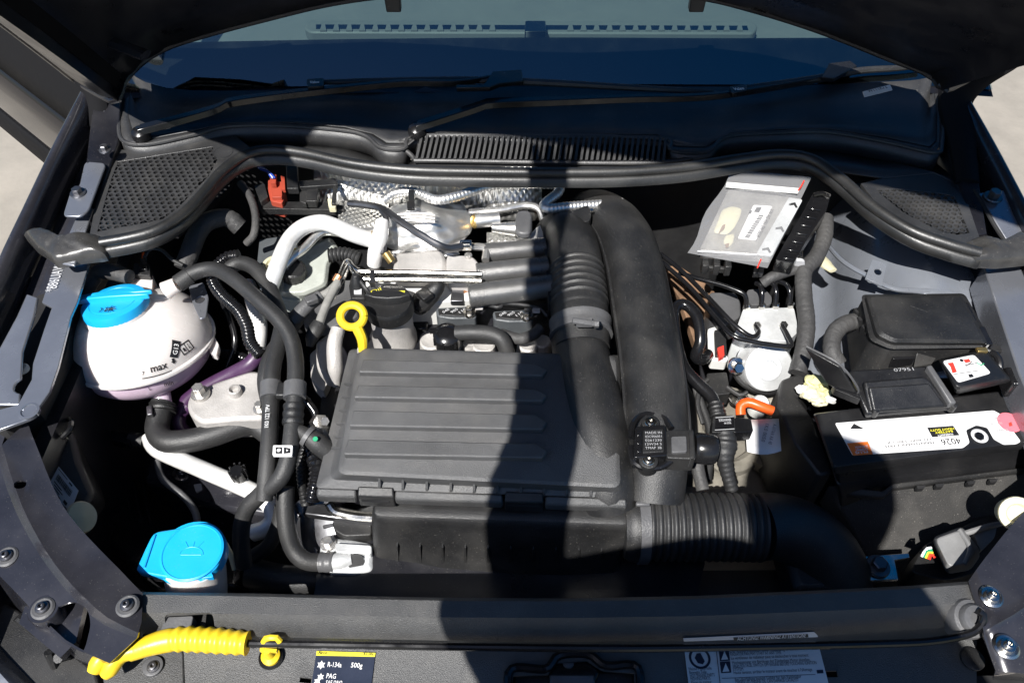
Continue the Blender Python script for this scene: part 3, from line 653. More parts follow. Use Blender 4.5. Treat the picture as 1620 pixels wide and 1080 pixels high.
mk('vent_slot', slab([(500, 39), (1182, 41), (1184, 48), (500, 46)], .9864, .003), m['frit'], da)
for i in range(33):
    x = 512 + i*20.6
    if 800 < x < 890: continue
    mk('vent_tooth', slab([(x-3, 38), (x+2, 38), (x+4, 48), (x-6, 48)], .989, .006), m['dash'], da)
mk('sensor', slab(rnd([(831, 33), (863, 33), (864, 50), (830, 50)], 2), 1.0, .02), m['frit'], da, 30, .003)
vl = mk('vehicle_number_plate', slab([(1365, 145), (1408, 134), (1412, 142), (1368, 153)], [1.012, 1.012, 1.006, 1.006], .0015), m['paper_grey'], None, 0, label='small pale number plate label at the lower corner of the windscreen', cat='label')
mk('print', tpx('W111R72', 1374, 148.5, 1404, 141, 6, 1.0095, True, .0022), m['ink_blue'], vl, 0)
# pillars
for s, nm in ((-1, 'steering'), (1, 'battery')):
    pts = [V3((s*.66, 1.235, 1.005)), V3((s*.655, 1.4, 1.10)), V3((s*.61, 1.7, 1.28)), V3((s*.56, 2.0, 1.42))]
    mk('windscreen_pillar', tube(pts, [.014, .025, .035, .04], 12), m['paint_in'], None, 60, label=('painted windscreen pillar behind the coolant tank side of the cowl' if s < 0 else 'painted windscreen pillar behind the battery side of the cowl'), cat='pillar')
# wipers
def wiper(name, label, piv, arm, blade, zb, text=None):
    c = W(*piv); t = thing(name, label, 'wiper', c)
    mk('pivot_cap', lathe(c - V3((0, 0, .012)), (0, -.25, 1), [(.0145, 0), (.0145, .008), (.012, .014), (.007, .017), (0, .018)], 24), m['plastic_gloss'], t)
    A = [W(*p) for p in arm]
    V, F = [], []; path = crv(A, .012); n = len(path)
    for p, u, s in path:
        w_ = .0085*(1-u)+.0032; V += [p + V3((0, w_, -.004)), p + V3((0, w_*.7, .006)), p + V3((0, -w_*.7, .006)), p + V3((0, -w_, -.004))]
    for i in range(n-1):
        for k in range(4): F.append((i*4+k, i*4+(k+1) % 4, (i+1)*4+(k+1) % 4, (i+1)*4+k))
    F += [(0, 1, 2, 3), tuple(range(n*4-4, n*4))]
    mk('arm', (V, F), m['plastic_gloss'], t, 30, .001)
    B = [W(*p) for p in blade]
    mk('blade', tube(B, [.004, .0055, .006, .006, .0055, .004], 8, .012), m['plastic'], t)
    h = B[len(B)//2]
    return t, B
t, B = wiper('wiper', 'windscreen wiper with its pivot over the honeycomb grille', (221, 207, .968), [(221, 206, .97), (290, 188, .974), (345, 172, .982), (362, 163, .985), (430, 153, .988), (530, 142, .99), (640, 132, .992), (720, 132, .993), (780, 124, .995)], [(487, 131, .99), (620, 128, .992), (760, 127, .993), (880, 132, .992), (1000, 139, .990), (1128, 146, .986)], 0)
mk('joint', slab([(722, 134), (765, 134), (780, 113), (825, 110), (828, 128), (790, 132), (775, 138), (722, 139)], 1.002, .008), m['plastic_gloss'], t, 30, .001)
tagl = mk('blade_tip', slab(rnd([(485, 125), (512, 123), (512, 136), (486, 138)], 3), 1.0, .008), m['plastic_gloss'], t, 30, .001)
mk('print', tpx('Valeo', 490, 133, 505, 132, 6, 1.0005, True), m['ink_white'], tagl, 0)
t, B = wiper('wiper', 'windscreen wiper with its pivot beside the slotted middle vent', (659, 201, .965), [(659, 200, .968), (705, 186, .972), (755, 170, .978), (775, 164, .980), (880, 160, .982), (1000, 156, .984), (1120, 153, .986), (1240, 136, .99), (1330, 120, .995)], [(1157, 142, .990), (1230, 133, .992), (1300, 123, .995), (1360, 112, .998), (1420, 108, 1.0), (1462, 104, 1.002)], 0)
mk('joint', slab([(1300, 122), (1312, 100), (1345, 96), (1356, 104), (1342, 112), (1320, 124)], 1.004, .008), m['plastic_gloss'], t, 30, .001)
tagl = mk('blade_tip', slab(rnd([(1154, 137), (1182, 133), (1182, 143), (1158, 148)], 3), .998, .008), m['plastic_gloss'], t, 30, .001)
mk('print', tpx('Valeo', 1162, 144, 1178, 142, 6, .9985, True), m['ink_white'], tagl, 0)
# ================================================================ open bonnet
bo = thing('bonnet', 'open dark painted bonnet raised over the cowl, seen from below', 'bonnet', (0, 1.0, 1.0))
arch = [(120, 128), (160, 152), (186, 160), (198, 128), (226, 98), (265, 75), (330, 54), (420, 30), (520, 6), (620, -8), (750, -16), (870, -18), (1000, -14), (1110, -4), (1200, 18), (1300, 50), (1400, 90), (1470, 118), (1492, 142), (1520, 132), (1545, 120)]
def hd_at(x): t = R(43 - 9*x); return V3((0, -math.cos(t), math.sin(t)))     # held by one hand; far-side sag shaped to bring its shadow forward
cols_ = []
for px, py in arch:
    x = W(px, py, 1.05).x; z = 1.0 + .18 * max(0, 1 - (x/.70)**2); p = W(px, py, z)
    L_ = .88 - .20 * min(1, abs(p.x)/.74)**3
    cols_.append((p, L_))
rows = []
for i in range(11):
    t = i/10
    rows.append([p + hd_at(p.x)*L_*t + V3((p.x*-.06*t, 0, .02*math.sin(math.pi*t))) for p, L_ in cols_])
mk('outer_skin', sheet([[p + V3((0, .012, .016)) for p in r] for r in rows]), m['matte'], bo, 60, solid=.002)
mk('inner_panel', sheet(rows), m['paint_tray'], bo, 60, solid=.002)
rim = [r[0] for r in reversed(rows)] + rows[0][1:-1] + [r[-1] for r in rows]
mk('folded_rim', tube(rim, .005, 8, .02), m['paint_tray'], bo)
for a, b in (((20, 18), (230, 88)), ((60, 20), (240, 30)), ((240, 30), (400, 22))):
    mk('stiffener', tube([W(a[0], a[1], 1.10), W((a[0]+b[0])/2, (a[1]+b[1])/2 - 4, 1.11), W(b[0], b[1], 1.10)], .012, 10, flat=.5), m['paint'], bo)
for px, z in ((620, 1.16), (1106, 1.16)):
    a = W(px, -14, z); mk('rubber_buffer', prism([a + V3((sx*.013, sy*.008, .02)) for sx, sy in ((-1, -1), (1, -1), (1, 1), (-1, 1))], bottom=[a + V3((sx*.011, sy*.007, -.030)) for sx, sy in ((-1, -1), (1, -1), (1, 1), (-1, 1))]), m['plastic'], bo, 30, .002)
hn = bo
mk('hinge_arm', tube(T([(158, 200, .95), (150, 150, .985), (120, 105, 1.02), (70, 55, 1.06), (20, 0, 1.10)]), [.016, .018, .02, .022, .022], 10, flat=.6), m['matte'], hn)
mk('hinge_pivot', lathe(W(52, 42, 1.085), (1, -.4, .6), [(.012, -.006), (.014, 0), (.012, .02), (.006, .022)], 18), m['plastic_grey'], hn)
mk('hinge_link', tube(T([(146, 205, .955), (163, 190, .962), (164, 150, .98)]), .003, 8), m['steel_dark'], hn)
mk('hinge_arm', tube(T([(1530, 290, .945), (1518, 200, .965), (1512, 158, .985), (1540, 120, 1.02), (1590, 85, 1.06), (1650, 45, 1.10)]), [.018, .02, .026, .028, .03, .03], 10, flat=.6), m['matte'], hn)
mk('hinge_pivot', lathe(W(1590, 92, 1.075), (-1, -.4, .6), [(.012, -.006), (.014, 0), (.012, .02), (.006, .022)], 18), m['plastic_grey'], hn)
mk('hinge_link', tube(T([(1528, 230, .955), (1518, 190, .965), (1514, 160, .98)]), .003, 8), m['steel_dark'], hn)
ge = thing('cowl_end_gusset', 'dark painted sheet metal closing the cowl end beside the coolant tank', 'body panel', W(160, 200, .85))
mk('plate', prism([W(*p) for p in [(150, 135, .985), (192, 130, .985), (188, 225, .95), (150, 330, .935), (128, 330, .935), (140, 220, .955)]], .05), m['paint_tray'], ge, 30, .002)
ge = thing('cowl_end_gusset', 'dark painted sheet metal closing the cowl end beside the fuse box', 'body panel', W(1520, 250, .85))
mk('plate', prism([W(*p) for p in [(1488, 128, .985), (1520, 140, .985), (1545, 260, .955), (1562, 370, .93), (1536, 372, .93), (1500, 240, .95)]], .05), m['paint_tray'], ge, 30, .002)

# front door standing open behind the fender
dr = thing('car_door', 'glossy dark front door standing open beyond the fender', 'door', (-1.25, 1.78, .25))
da_, db_ = V3((-.82, 1.40, 0)), V3((-1.72, 2.20, 0)); dn = (db_ - da_).cross(V3((0, 0, 1))).normalized()
if dn.y > 0: dn = -dn
def dband(name, prof, mt): return mk(name, sheet([[mix(da_, db_, t) + dn*o_ + V3((0, 0, z)) for t in (0, .1, .3, .5, .7, .9, 1)] for z, o_ in prof]), mt, dr, 60, solid=.02)
dband('lower_dark_band', [(.25, .0), (.30, .020), (.38, .026), (.40, .022)], m['matte'])  # matte black band stands in for a dark reflection low on the door
dband('outer_skin', [(.395, .018), (.45, .030), (.55, .034), (.66, .033)], m['door'])
dband('shoulder', [(.655, .034), (.72, .030), (.82, .010), (.92, -.03), (.96, -.06)], m['matte'])  # dark reflection along the shoulder put in as matte black
# ================================================================ hidden engine mass
en = thing('engine_block', 'dark engine block and gearbox low between the front panels', 'engine', W(800, 600, .40))
def lump(cx, cy, cz, sx, sy, sz, seed, n=5):
    V, F = box((0, 0, 0), 1, 1, 1); bm = bmesh.new(); me = bpy.data.meshes.new('t'); me.from_pydata(V, [], F); bm.from_mesh(me)
    bmesh.ops.subdivide_edges(bm, edges=bm.edges[:], cuts=n, use_grid_fill=True)
    out = []
    for v in bm.verts:
        c = v.co.copy(); d = noise.noise(c*3 + V3((seed, 0, 0)))*.12; c = c*(1+d); out.append(V3((cx + c.x*sx, cy + c.y*sy, cz + c.z*sz)))
    bm.faces.ensure_lookup_table(); bm.verts.index_update(); F2 = [tuple(v.index for v in f.verts) for f in bm.faces]; bm.free(); bpy.data.meshes.remove(me); return out, F2
mk('block', lump(-.10, .72, .57, .48, .34, .34, 1), m['paint_tray'], en)
mk('front_casing', lump(-.06, .46, .55, .5, .18, .34, 2), m['paint_tray'], en)
gb_ = thing('gearbox_casing', 'dull tan grey gearbox casting below the brake unit', 'gearbox', W(1130, 700, .45))
mk('casing', lump(.27, .62, .53, .24, .40, .22, 4), m['alu_tan'], gb_)
mk('casting_rib', tube(T([(1085, 640, .68), (1110, 700, .68), (1160, 740, .66), (1230, 690, .66)]), .014, 10), m['alu_tan'], gb_)
mk('casting_rib', tube(T([(1070, 600, .68), (1096, 650, .68), (1092, 760, .68)]), .018, 10), m['alu_tan'], gb_)
mk('casting_rib', tube(T([(1190, 620, .68), (1240, 660, .68), (1200, 740, .66)]), .016, 10), m['alu_tan'], gb_)
mk('bolt', hexhead(W(1166, 633, .70), (0, 0, 1), .009, .012), m['steel'], gb_)
# ================================================================ air filter housing
ab = thing('air_filter_housing', 'large ribbed black air filter housing in the middle of the bay', 'air box', W(750, 760, .66))
rimz = .838
top = rnd([(578, 553), (968, 566), (976, 766), (760, 757), (541, 744)], 12); 
rim_ = [(553, 553), (985, 562), (993, 792), (760, 782), (497, 774)]
def ringpx(px, z): return [W(x, y, z) for x, y in px]
def res(px, n):                                     # even resample of a closed outline
    P = [V3((*p, 0)) for p in px]; P.append(P[0]); L = [0]
    for i in range(1, len(P)): L.append(L[-1] + (P[i]-P[i-1]).length)
    out = []; j = 0
    for i in range(n):
        s = L[-1]*i/n
        while L[j+1] < s: j += 1
        q = mix(P[j], P[j+1], (s-L[j])/max(1e-6, L[j+1]-L[j])); out.append((q.x, q.y))
    return out
def corner_loft(tops, n=6):                          # rings of equal corner count with rounded corners
    return loft([[W(x, y, z) for x, y in rnd(px, r, n)] for px, z, r in tops])
T0 = [(578, 553), (968, 566), (976, 766), (541, 744)]
K0 = [(570, 550), (974, 562), (982, 772), (533, 750)]
K1 = [(566, 550), (980, 562), (985, 778), (526, 756)]
K2 = [(553, 552), (986, 562), (992, 788), (499, 772)]
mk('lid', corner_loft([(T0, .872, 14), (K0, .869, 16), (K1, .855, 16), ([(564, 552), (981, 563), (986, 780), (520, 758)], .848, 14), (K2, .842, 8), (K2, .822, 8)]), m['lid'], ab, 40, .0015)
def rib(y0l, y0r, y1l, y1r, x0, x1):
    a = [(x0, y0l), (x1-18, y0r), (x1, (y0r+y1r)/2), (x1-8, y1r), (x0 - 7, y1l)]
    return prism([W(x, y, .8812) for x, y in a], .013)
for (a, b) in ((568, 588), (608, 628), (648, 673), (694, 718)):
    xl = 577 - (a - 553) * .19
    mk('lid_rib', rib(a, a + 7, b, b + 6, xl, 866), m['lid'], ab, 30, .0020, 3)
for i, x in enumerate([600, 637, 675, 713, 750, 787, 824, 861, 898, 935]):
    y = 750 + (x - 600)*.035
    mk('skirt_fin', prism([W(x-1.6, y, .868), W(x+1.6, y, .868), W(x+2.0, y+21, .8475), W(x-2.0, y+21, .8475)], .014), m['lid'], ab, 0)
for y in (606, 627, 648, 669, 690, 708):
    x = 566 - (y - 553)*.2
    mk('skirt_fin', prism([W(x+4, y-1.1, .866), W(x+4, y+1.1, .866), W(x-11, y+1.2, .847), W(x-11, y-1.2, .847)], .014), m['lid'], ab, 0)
# front lip of the lid with clips
def lipseg(x0, x1):
    y = lambda x: 774 + (x-497)*.036
    a = [W(x0, y(x0)-4, .8445), W(x1, y(x1)-4, .8445), W(x1, y(x1)+11, .838), W(x0, y(x0)+11, .838)]
    return prism(a, .014)
for a, b in ((500, 564), (624, 796), (862, 992)): mk('lip', lipseg(a, b), m['plastic_grain'], ab, 30, .003)
for a, b in ((564, 624), (797, 861)):
    y = 774 + (a-497)*.036
    c = mk('lid_clip', prism([W(a+2, y-8, .848), W(b-2, y-6, .848), W(b-1, y+10, .842), W(a+1, y+8, .842)], .026), m['plastic'], ab, 30, .002)
    mk('clip_slot', prism([W(a+8, y+11, .8355), W(b-8, y+13, .8355), W(b-8, y+17, .832), W(a+8, y+15, .832)], .003), m['dark'], ab)
# lower half
B0 = [(588, 796), (996, 812), (990, 842), (592, 826)]
mk('lower_box', corner_loft([([(594, 788), (990, 800), (992, 820), (592, 806)], .810, 10), ([(593, 788), (994, 800), (997, 829), (590, 815)], .808, 14), ([(592, 788), (996, 800), (1001, 836), (588, 822)], .803, 15), ([(592, 788), (997, 800), (1003, 841), (587, 828)], .796, 16), ([(592, 788), (998, 800), (1004, 846), (586, 834)], .788, 16), ([(596, 812), (1000, 826), (978, 900), (590, 888)], .724, 16), ([(592, 812), (1000, 826), (980, 906), (584, 894)], .719, 12), ([(592, 812), (1000, 826), (980, 912), (584, 900)], .710, 12)]), m['plastic'], ab, 40, .001)
for i in range(10):
    x = 628 + i*36; y = 862 + (x-628)*.022
    mk('lower_fin', prism([W(x-1.2, y+2, .762), W(x+1.2, y+2, .762), W(x+2.8, y+31, .719), W(x-2.8, y+31, .719)], (0, .014, 0)), m['plastic'], ab, 0)
for i in range(9):
    x = 652 + i*41; y = 806 + (x-650)*.026
    mk('lower_fin', prism([W(x-4, y, .806), W(x+3, y, .806), W(x+1, y+7, .803), W(x-1, y+7, .803)], .004), m['plastic'], ab, 0)
mk('dust', lathe(W(602, 859, .75), (0, -1, .3), [(.001, 0), (.001, .001)], 6), m['paper_grey'], ab)
# duct bulge on the lid
mk('outlet_duct', tube(T([(915, 536, .846), (921, 570, .848), (931, 620, .848), (944, 690, .842), (958, 760, .828), (966, 800, .805)]), [.040, .041, .043, .043, .040, .034], 22, .01), m['plastic'], ab)
mk('tray_edge', tube(T([(735, 918, .70), (745, 928, .70), (800, 924, .70), (840, 932, .70), (900, 926, .70), (935, 934, .70), (950, 918, .70), (962, 884, .71)]), .006, 8), m['paint_in'], ab)
# ================================================================ ribbed intake elbow into the housing
ie = thing('intake_elbow', 'black intake elbow with bellows ribs and clamp leading into the air filter housing', 'intake hose', W(905, 400, .80))
def elbow_prof(s, u):
    return 1 + (.045*max(0, math.cos(2*math.pi*s/.0125)) if .50 < u < .76 else 0) - (.02 if u > .8 else 0)
mk('hose', tube(T([(868, 392, .82), (880, 372, .848), (896, 372, .862), (905, 392, .868), (911, 430, .868), (915, 470, .866), (918, 510, .862), (920, 552, .852)]), [.030, .037, .041, .0425, .0425, .0425, .042, .041], 24, .0018, elbow_prof), m['plastic'], ie)
mk('clamp', tube(T([(918, 509, .862), (919.5, 532, .857)]), .0455, 26, .004, lambda s, u: 1 - (.03 if .3 < u < .7 else 0)), m['plastic_grey'], ie)
mk('clamp_screw', join(tube(T([(906, 507, .912), (940, 512, .908)]), .0045, 10), lathe(W(940, 512, .908), (1, 0, 0), [(.006, 0), (.006, .006), (.003, .007)], 6), box(W(924, 510, .906), .022, .012, .006)), m['plastic_grey'], ie)
# the long charge pipe
cpz = thing('charge_pipe', 'long smooth black plastic charge pipe curving down beside the air filter housing', 'intake pipe', W(1010, 560, .78))
cpts = [(905, 336, .80), (930, 333, .835), (955, 342, .858), (985, 375, .868), (1003, 425, .868), (1015, 490, .866), (1027, 560, .86), (1036, 640, .852), (1038, 710, .838), (1031, 790, .80)]
mk('pipe', tube(T(cpts), [.022, .036, .044, .045, .0445, .044, .0435, .043, .042, .042], 26, .008), m['plastic'], cpz)
seam = []
for i, (p, u, s) in enumerate(crv(T(cpts), .01)):
    if .14 < u < .93: seam.append(p + V3((-.0415, .0, .012)))
mk('seam_flange', tube(seam, .0035, 6, .01), m['plastic'], cpz)
mk('seam_flange', tube([p + V3((.084, 0, -.006)) for p in seam], .003, 6, .01), m['plastic'], cpz)
ps = thing('pressure_sensor', 'black pressure sensor screwed on the charge pipe with printed face', 'sensor', W(1050, 700, .87))
zz = .896
mk('body', slab(rnd([(1005, 674), (1053, 671), (1057, 720), (1003, 724)], 5), zz, .026), m['plastic_gloss'], ps, 30, .002)
mk('face', slab(rnd([(1018, 680), (1049, 678), (1051, 714), (1017, 716)], 2), zz+.002, .003), m['plastic'], ps, 30, .0006)
mk('print', join(*[tpx(s_, 1021, 686.5+i*6, 1047, 686+i*6, 3.6, zz+.0022) for i, s_ in enumerate(['MADE IN', '03C906051', '0261230', '12W34 5', 'TMAP 3B'])]), m['ink_grey'], ps, 0)
for y in (685, 698, 711): mk('side_rib', slab([(1008, y-4), (1015, y-4), (1015, y+4), (1008, y+4)], zz+.002, .004), m['plastic_gloss'], ps, 30, .001)
mk('socket', slab(rnd([(1053, 680), (1098, 679), (1101, 726), (1055, 724)], 4), zz, .028), m['plastic'], ps, 30, .003)
mk('latch', slab(rnd([(1062, 690), (1086, 689), (1087, 714), (1063, 715)], 3), zz+.004, .006), m['plastic_grey'], ps, 30, .001)
mk('socket_lip', slab(rnd([(1090, 681), (1097, 681), (1099, 724), (1092, 724)], 2), zz+.003, .02), m['plastic'], ps, 30, .001)
mk('plug_boot', lathe(W(1098, 708, zz-.013), (1, -.08, -.05), [(.017, 0), (.0195, .004), (.0195, .021), (.017, .027), (.008, .030)], 22), m['plastic_gloss'], ps)
for px, py in ((1029, 668), (1026, 728)):
    mk('ear', lathe(W(px, py, zz-.004), (0, 0, 1), [(.0115, -.018), (.0115, 0), (.0085, .001)], 18), m['plastic'], ps)
    mk('screw', torx(W(px, py, zz-.003), (0, 0, 1), .0072, .004), m['steel'], ps)
for pts in ([(998, 692, zz-.01), (1002, 670, zz-.01), (1016, 657, zz-.012), (1046, 658, zz-.012), (1062, 678, zz-.01)], [(998, 706, zz-.01), (1002, 728, zz-.01), (1012, 738, zz-.012), (1042, 740, zz-.012), (1062, 728, zz-.01)]):
    mk('mount_rib', tube(T(pts), .0042, 8), m['plastic_gloss'], ps)
# corrugated hose at the front
ch = thing('corrugated_hose', 'thick corrugated black air hose with clamp leaving the air filter housing', 'air hose', W(1100, 835, .72))
mk('hose', tube(T([(1020, 832, .775), (1080, 833, .775), (1140, 833, .775), (1200, 834, .772)]), .0445, 28, .00105, lambda s, u: 1 - .085*(.5+.5*math.cos(2*math.pi*s/.0096))**1.5), m['rubber'], ch)
mk('collar', tube(T([(985, 832, .775), (1020, 832, .775)]), [.040, .0455, .0455, .046], 28, .004), m['plastic'], ch)
mk('clamp', tube(T([(1006, 832, .775), (1022, 832, .775)]), .0485, 28, .004), m['plastic_grey'], ch)
mk('clamp_ear', join(box(W(1014, 787, .822), .010, .020, .014), box(W(1017, 797, .828), .018, .006, .006)), m['plastic_grey'], ch, 30, .002)
mk('snorkel', tube(T([(1198, 834, .772), (1230, 832, .765), (1275, 850, .745), (1310, 890, .72), (1320, 940, .69)]), [.043, .044, .046, .048, .05], 22, .01), m['plastic'], ch)
sn = mk('intake_snorkel', join(slab(rnd([(1225, 815), (1300, 800), (1390, 900), (1360, 935), (1260, 935)], 20), .74, .06)), m['plastic'], None, 35, .01, label='flat black plastic intake snorkel running to the front crossmember', cat='duct')
# ================================================================ intake runners
for i, (x0, y0, x1, y1, r, z) in enumerate(((766, 401, 862, 391, .0158, .87), (754, 434, 866, 422, .0168, .872), (742, 468, 874, 452, .0178, .872))):
    lb = ['satin dark intake runner tube nearest the heat shield', 'satin dark middle intake runner tube of three', 'satin dark intake runner tube right above the ignition coils'][i]
    mk('intake_runner', tube(T([(x0, y0, z), ((x0+x1)/2, (y0+y1)/2, z), (x1, y1, z-.003)]), r, 24, .012), m['gun'], None, 40, .0012, label=lb, cat='runner', group='intake runner tubes')
fl_ = mk('runner_flange', slab(rnd([(858, 356), (872, 352), (880, 470), (868, 478)], 3), .876, .05), m['plastic'], None, 30, .002, label='black upright flange joining the ends of the intake runners', cat='flange')
# ================================================================ oil filler
of = thing('oil_filler', 'grey oil filler neck with black screw cap', 'oil filler', W(617, 540, .78))
oc = W(616, 484, .868)
mk('neck', lathe(oc - V3((0, 0, .085)), (0, 0, 1), [(.034, 0), (.034, .02), (.031, .03), (.031, .085)], 30), m['alu_matte'], of)
capo = mk('cap', lathe(oc, (0, 0, 1), [(.034, -.012), (.0355, -.010), (.0355, .006), (.034, .010), (.033, .012), (.024, .0125), (0, .0125)], 36), m['plastic'], of)
mk('cap_grip', loft([[oc + V3((x, y*s_, z_)) for x, y in ((-.033, 0), (-.018, .009), (0, .012), (.018, .009), (.033, 0), (.018, -.007), (0, -.009), (-.018, -.007))] for s_, z_ in ((1.15, .012), (1, .022), (.75, .025))]), m['plastic'], capo, 40, .001)
mk('print', join(tline('Oil', oc + V3((-.026, .013, .0127)), oc + V3((-.012, .020, .0127)), .006), box(oc + V3((.018, .016, .0129)), .009, .005, .0004)), m['ink_yellow'], capo, 0)
dp = thing('dipstick', 'yellow oil dipstick ring handle beside the oil filler', 'dipstick', W(566, 545, .80))
dc = W(557, 500, .90)
ax_ = (CAM - dc).normalized(); ax_ = V3((ax_.x*.3, -.55, .8)).normalized(); xx = V3((1, 0, 0)); yy = ax_.cross(xx).normalized()
rg = []
for k in range(29):
    a = 2*math.pi*k/28; rg.append(dc + xx*math.cos(a)*.0165 + yy*math.sin(a)*.0155)
mk('ring', tube(rg, .0058, 10, .003, cap=False), m['yellow'], dp)
mk('stem', tube([dc - yy*.015 + xx*.007, W(573, 536, .878), W(574, 556, .86)], [.008, .0075, .006], 10), m['yellow'], dp)
mk('tube', tube(T([(574, 552, .86), (575, 575, .83)]), .008, 10), m['alu_matte'], dp)
# ================================================================ ignition coils
for i, (x, y) in enumerate(((722, 497), (812, 502))):
    cz = .845; t = thing('ignition_coil', ['dark grey ignition coil block next to the oil filler', 'dark grey ignition coil block next to the ribbed intake elbow'][i], 'ignition coil', W(x, y+20, .80), 'ignition coils')
    A = rnd([(x-33, y-10), (x+20, y-13), (x+32, y-3), (x+31, y+6), (x-8, y+7), (x-31, y+3)], 5)
    mk('body', prism([W(p, q, cz) for p, q in A], .05), m['plastic_coil'], t, 30, .002)
    mk('top_plate', prism([W(p, q, cz+.002) for p, q in [(x-29, y-8), (x+18, y-11), (x+20, y-2), (x+10, y+3), (x-27, y+1)]], .003), m['plastic'], t, 30, .0008)
    mk('print', join(*[tpx(s, x-20+k*13, y-1, x-10+k*13, y-7, 4, cz+.0023) for k, s in enumerate(('04E', '905', '110'))]), m['paper_grey'], t, 0)
    mk('bolt', hexhead(W(x+21, y-1, cz+.001), (0, 0, 1), .0062, .010), m['steel'], t)
    mk('plug', tube(T([(x+27, y-9, cz), (x+50, y-18, cz-.004)]), [.009, .008], 10), m['plastic'], t)
    mk('plug_clip', box(W(x+36, y-12, cz+.006), .012, .012, .004), m['alu_matte'], t, 30, .001)
# breather valve and its hose
pv = thing('breather_valve', 'small black round breather valve with short hose in front of the coils', 'valve', W(710, 530, .82))
mk('body', lathe(W(707, 532, .845), (0, -.15, 1), [(.019, -.02), (.020, -.004), (.020, .006), (.016, .010), (.006, .012), (0, .012)], 22), m['plastic_gloss'], pv)
for k in range(7):
    a = k*.9; mk('rib', box(W(707, 532, .845) + V3((math.cos(a)*.0195, math.sin(a)*.0195, -.002)), .003, .003, .014), m['plastic_gloss'], pv)
mk('hose', tube(T([(722, 527, .85), (745, 526, .854), (775, 528, .854), (794, 537, .85), (803, 560, .83), (804, 575, .81)]), .0115, 14), m['rubber'], pv)
mk('side_port', tube(T([(700, 522, .85), (680, 524, .852)]), [.005, .004], 8), m['plastic_gloss'], pv)
# camshaft cover castings in front of / behind coils
cc = thing('cam_cover', 'pale cast aluminium camshaft cover with bosses under the coils', 'engine cover', W(760, 540, .76))
mk('cover', slab(rnd([(655, 470), (880, 470), (885, 590), (650, 590)], 10), .792, .07), m['paint_tray'], cc, 30, .006)
for (px, py, r) in ((683, 548, .017), (715, 552, .016), (765, 552, .018), (835, 552, .016), (858, 548, .013), (742, 553, .010)):
    mk('boss', lathe(W(px, py, .80), (0, 0, 1), [(r*1.3, -.03), (r*1.1, -.01), (r, .012), (r*.85, .014), (r*.5, .012), (0, .012)], 18), m['alu_matte'], cc)
mk('head', slab(rnd([(578, 438), (745, 436), (752, 474), (660, 480), (580, 478)], 8), .842, .10), m['white'], cc, 30, .006)  # white base colour stands in for a casting blown out by full sun
mk('port_boss', lathe(W(738, 460, .835), (.3, -.6, .7), [(.016, -.02), (.016, 0), (.010, .001), (.009, -.006), (0, -.006)], 16), m['alu_matte'], cc)
mk('plug', lathe(W(738, 462, .838), (.3, -.6, .7), [(.006, 0), (.006, .006)], 10), m['copper'], cc)
mk('bracket', slab(rnd([(718, 436), (732, 436), (734, 476), (712, 476)], 3), .845, .01), m['steel_dark'], cc, 30, .001)
# injector style connector lying at an angle
ic = thing('cam_sensor', 'slanted black cylindrical sensor plug beside the oil filler cap', 'sensor', W(680, 480, .82))
mk('barrel', tube(T([(660, 485, .835), (672, 474, .85), (690, 456, .868), (694, 450, .870)]), [.015, .0155, .015, .010], 16, .004), m['plastic'], ic)
mk('collar', tube(T([(663, 482, .838), (667, 478, .843)]), .017, 16, .002), m['plastic_gloss'], ic)
mk('latch', box(W(672, 466, .872), .018, .020, .008, Matrix.Rotation(.7, 3, 'Z')), m['plastic'], ic, 30, .001)
mk('seat', slab([(650, 484), (680, 488), (676, 520), (654, 520)], .80, .03), m['plastic_gloss'], ic, 30, .003)
# ================================================================ turbo side: heat shields, pipes, castings
hs = thing('firewall_heat_shield', 'pressed diamond pattern foil heat shield on the firewall', 'heat shield', W(690, 300, .80))
rows = []
for j, (dy_, z) in enumerate(((0, .925), (14, .905), (30, .885), (52, .865), (85, .83))):
    r = []
    for i in range(19):
        x = 497 + i*20; yy_ = 252 + dy_ + 12*min(1, i/8) ; r.append(W(x, yy_, z + .006*math.sin(i*.9) + .004*math.sin(j*2+i*.4)))
    rows.append(r)
mk('sheet', sheet(rows), m['foil'], hs, 60, solid=.0015)
hs2 = mk('small_heat_shield', sheet([[W(x, y, .86 + .01*math.sin(x*.05)) for x in range(535, 625, 10)] for y in (318, 334, 352, 362)]), m['foil'], None, 60, label='small pressed foil panel beside the pale air conditioning pipe', cat='heat shield', solid=.0015)
hs3 = mk('mesh_heat_shield', sheet([[W(x, y, .845) for x in range(770, 850, 10)] for y in (368, 380, 392)]), m['foil'], None, 60, label='dark diamond foil panel behind the first intake runner', cat='heat shield', solid=.0015)
ts = thing('turbo_heat_shield', 'crumpled shiny foil heat shield over the turbocharger', 'heat shield', W(670, 360, .80))
def crum(px0, px1, py0, py1, zf, n=18, seed=0, amp=.006):
    rows = []
    for j in range(n):
        r = []
        for i in range(n):
            u, v = i/(n-1), j/(n-1); x = px0 + (px1-px0)*u; y = py0 + (py1-py0)*v
            q = noise.noise(V3((u*3.5+seed, v*3.5, 1)))*amp + noise.noise(V3((u*9+seed, v*9, 4)))*amp*.35
            x = (px0+px1)/2 + (x-(px0+px1)/2)*(.62 + .48*math.sin(math.pi*(.12+.72*v))) + (v-.5)*-14; x += noise.noise(V3((v*3+seed, 7, 2)))*10; y += 10*(2*u-1)**2*(1-2*v); y += noise.noise(V3((u*3+seed, 17, 2)))*8
            r.append(W(x, y, zf(u, v) + q))
        rows.append(r)
    return sheet(rows)
mk('shell', crum(604, 742, 314, 398, lambda u, v: .868 + .035*math.sin(math.pi*min(1, u*1.05))*math.sin(math.pi*(.15+.8*v)) - .015*v, 26, 3, .007), m['foil_plain'], ts, 70, solid=.001)
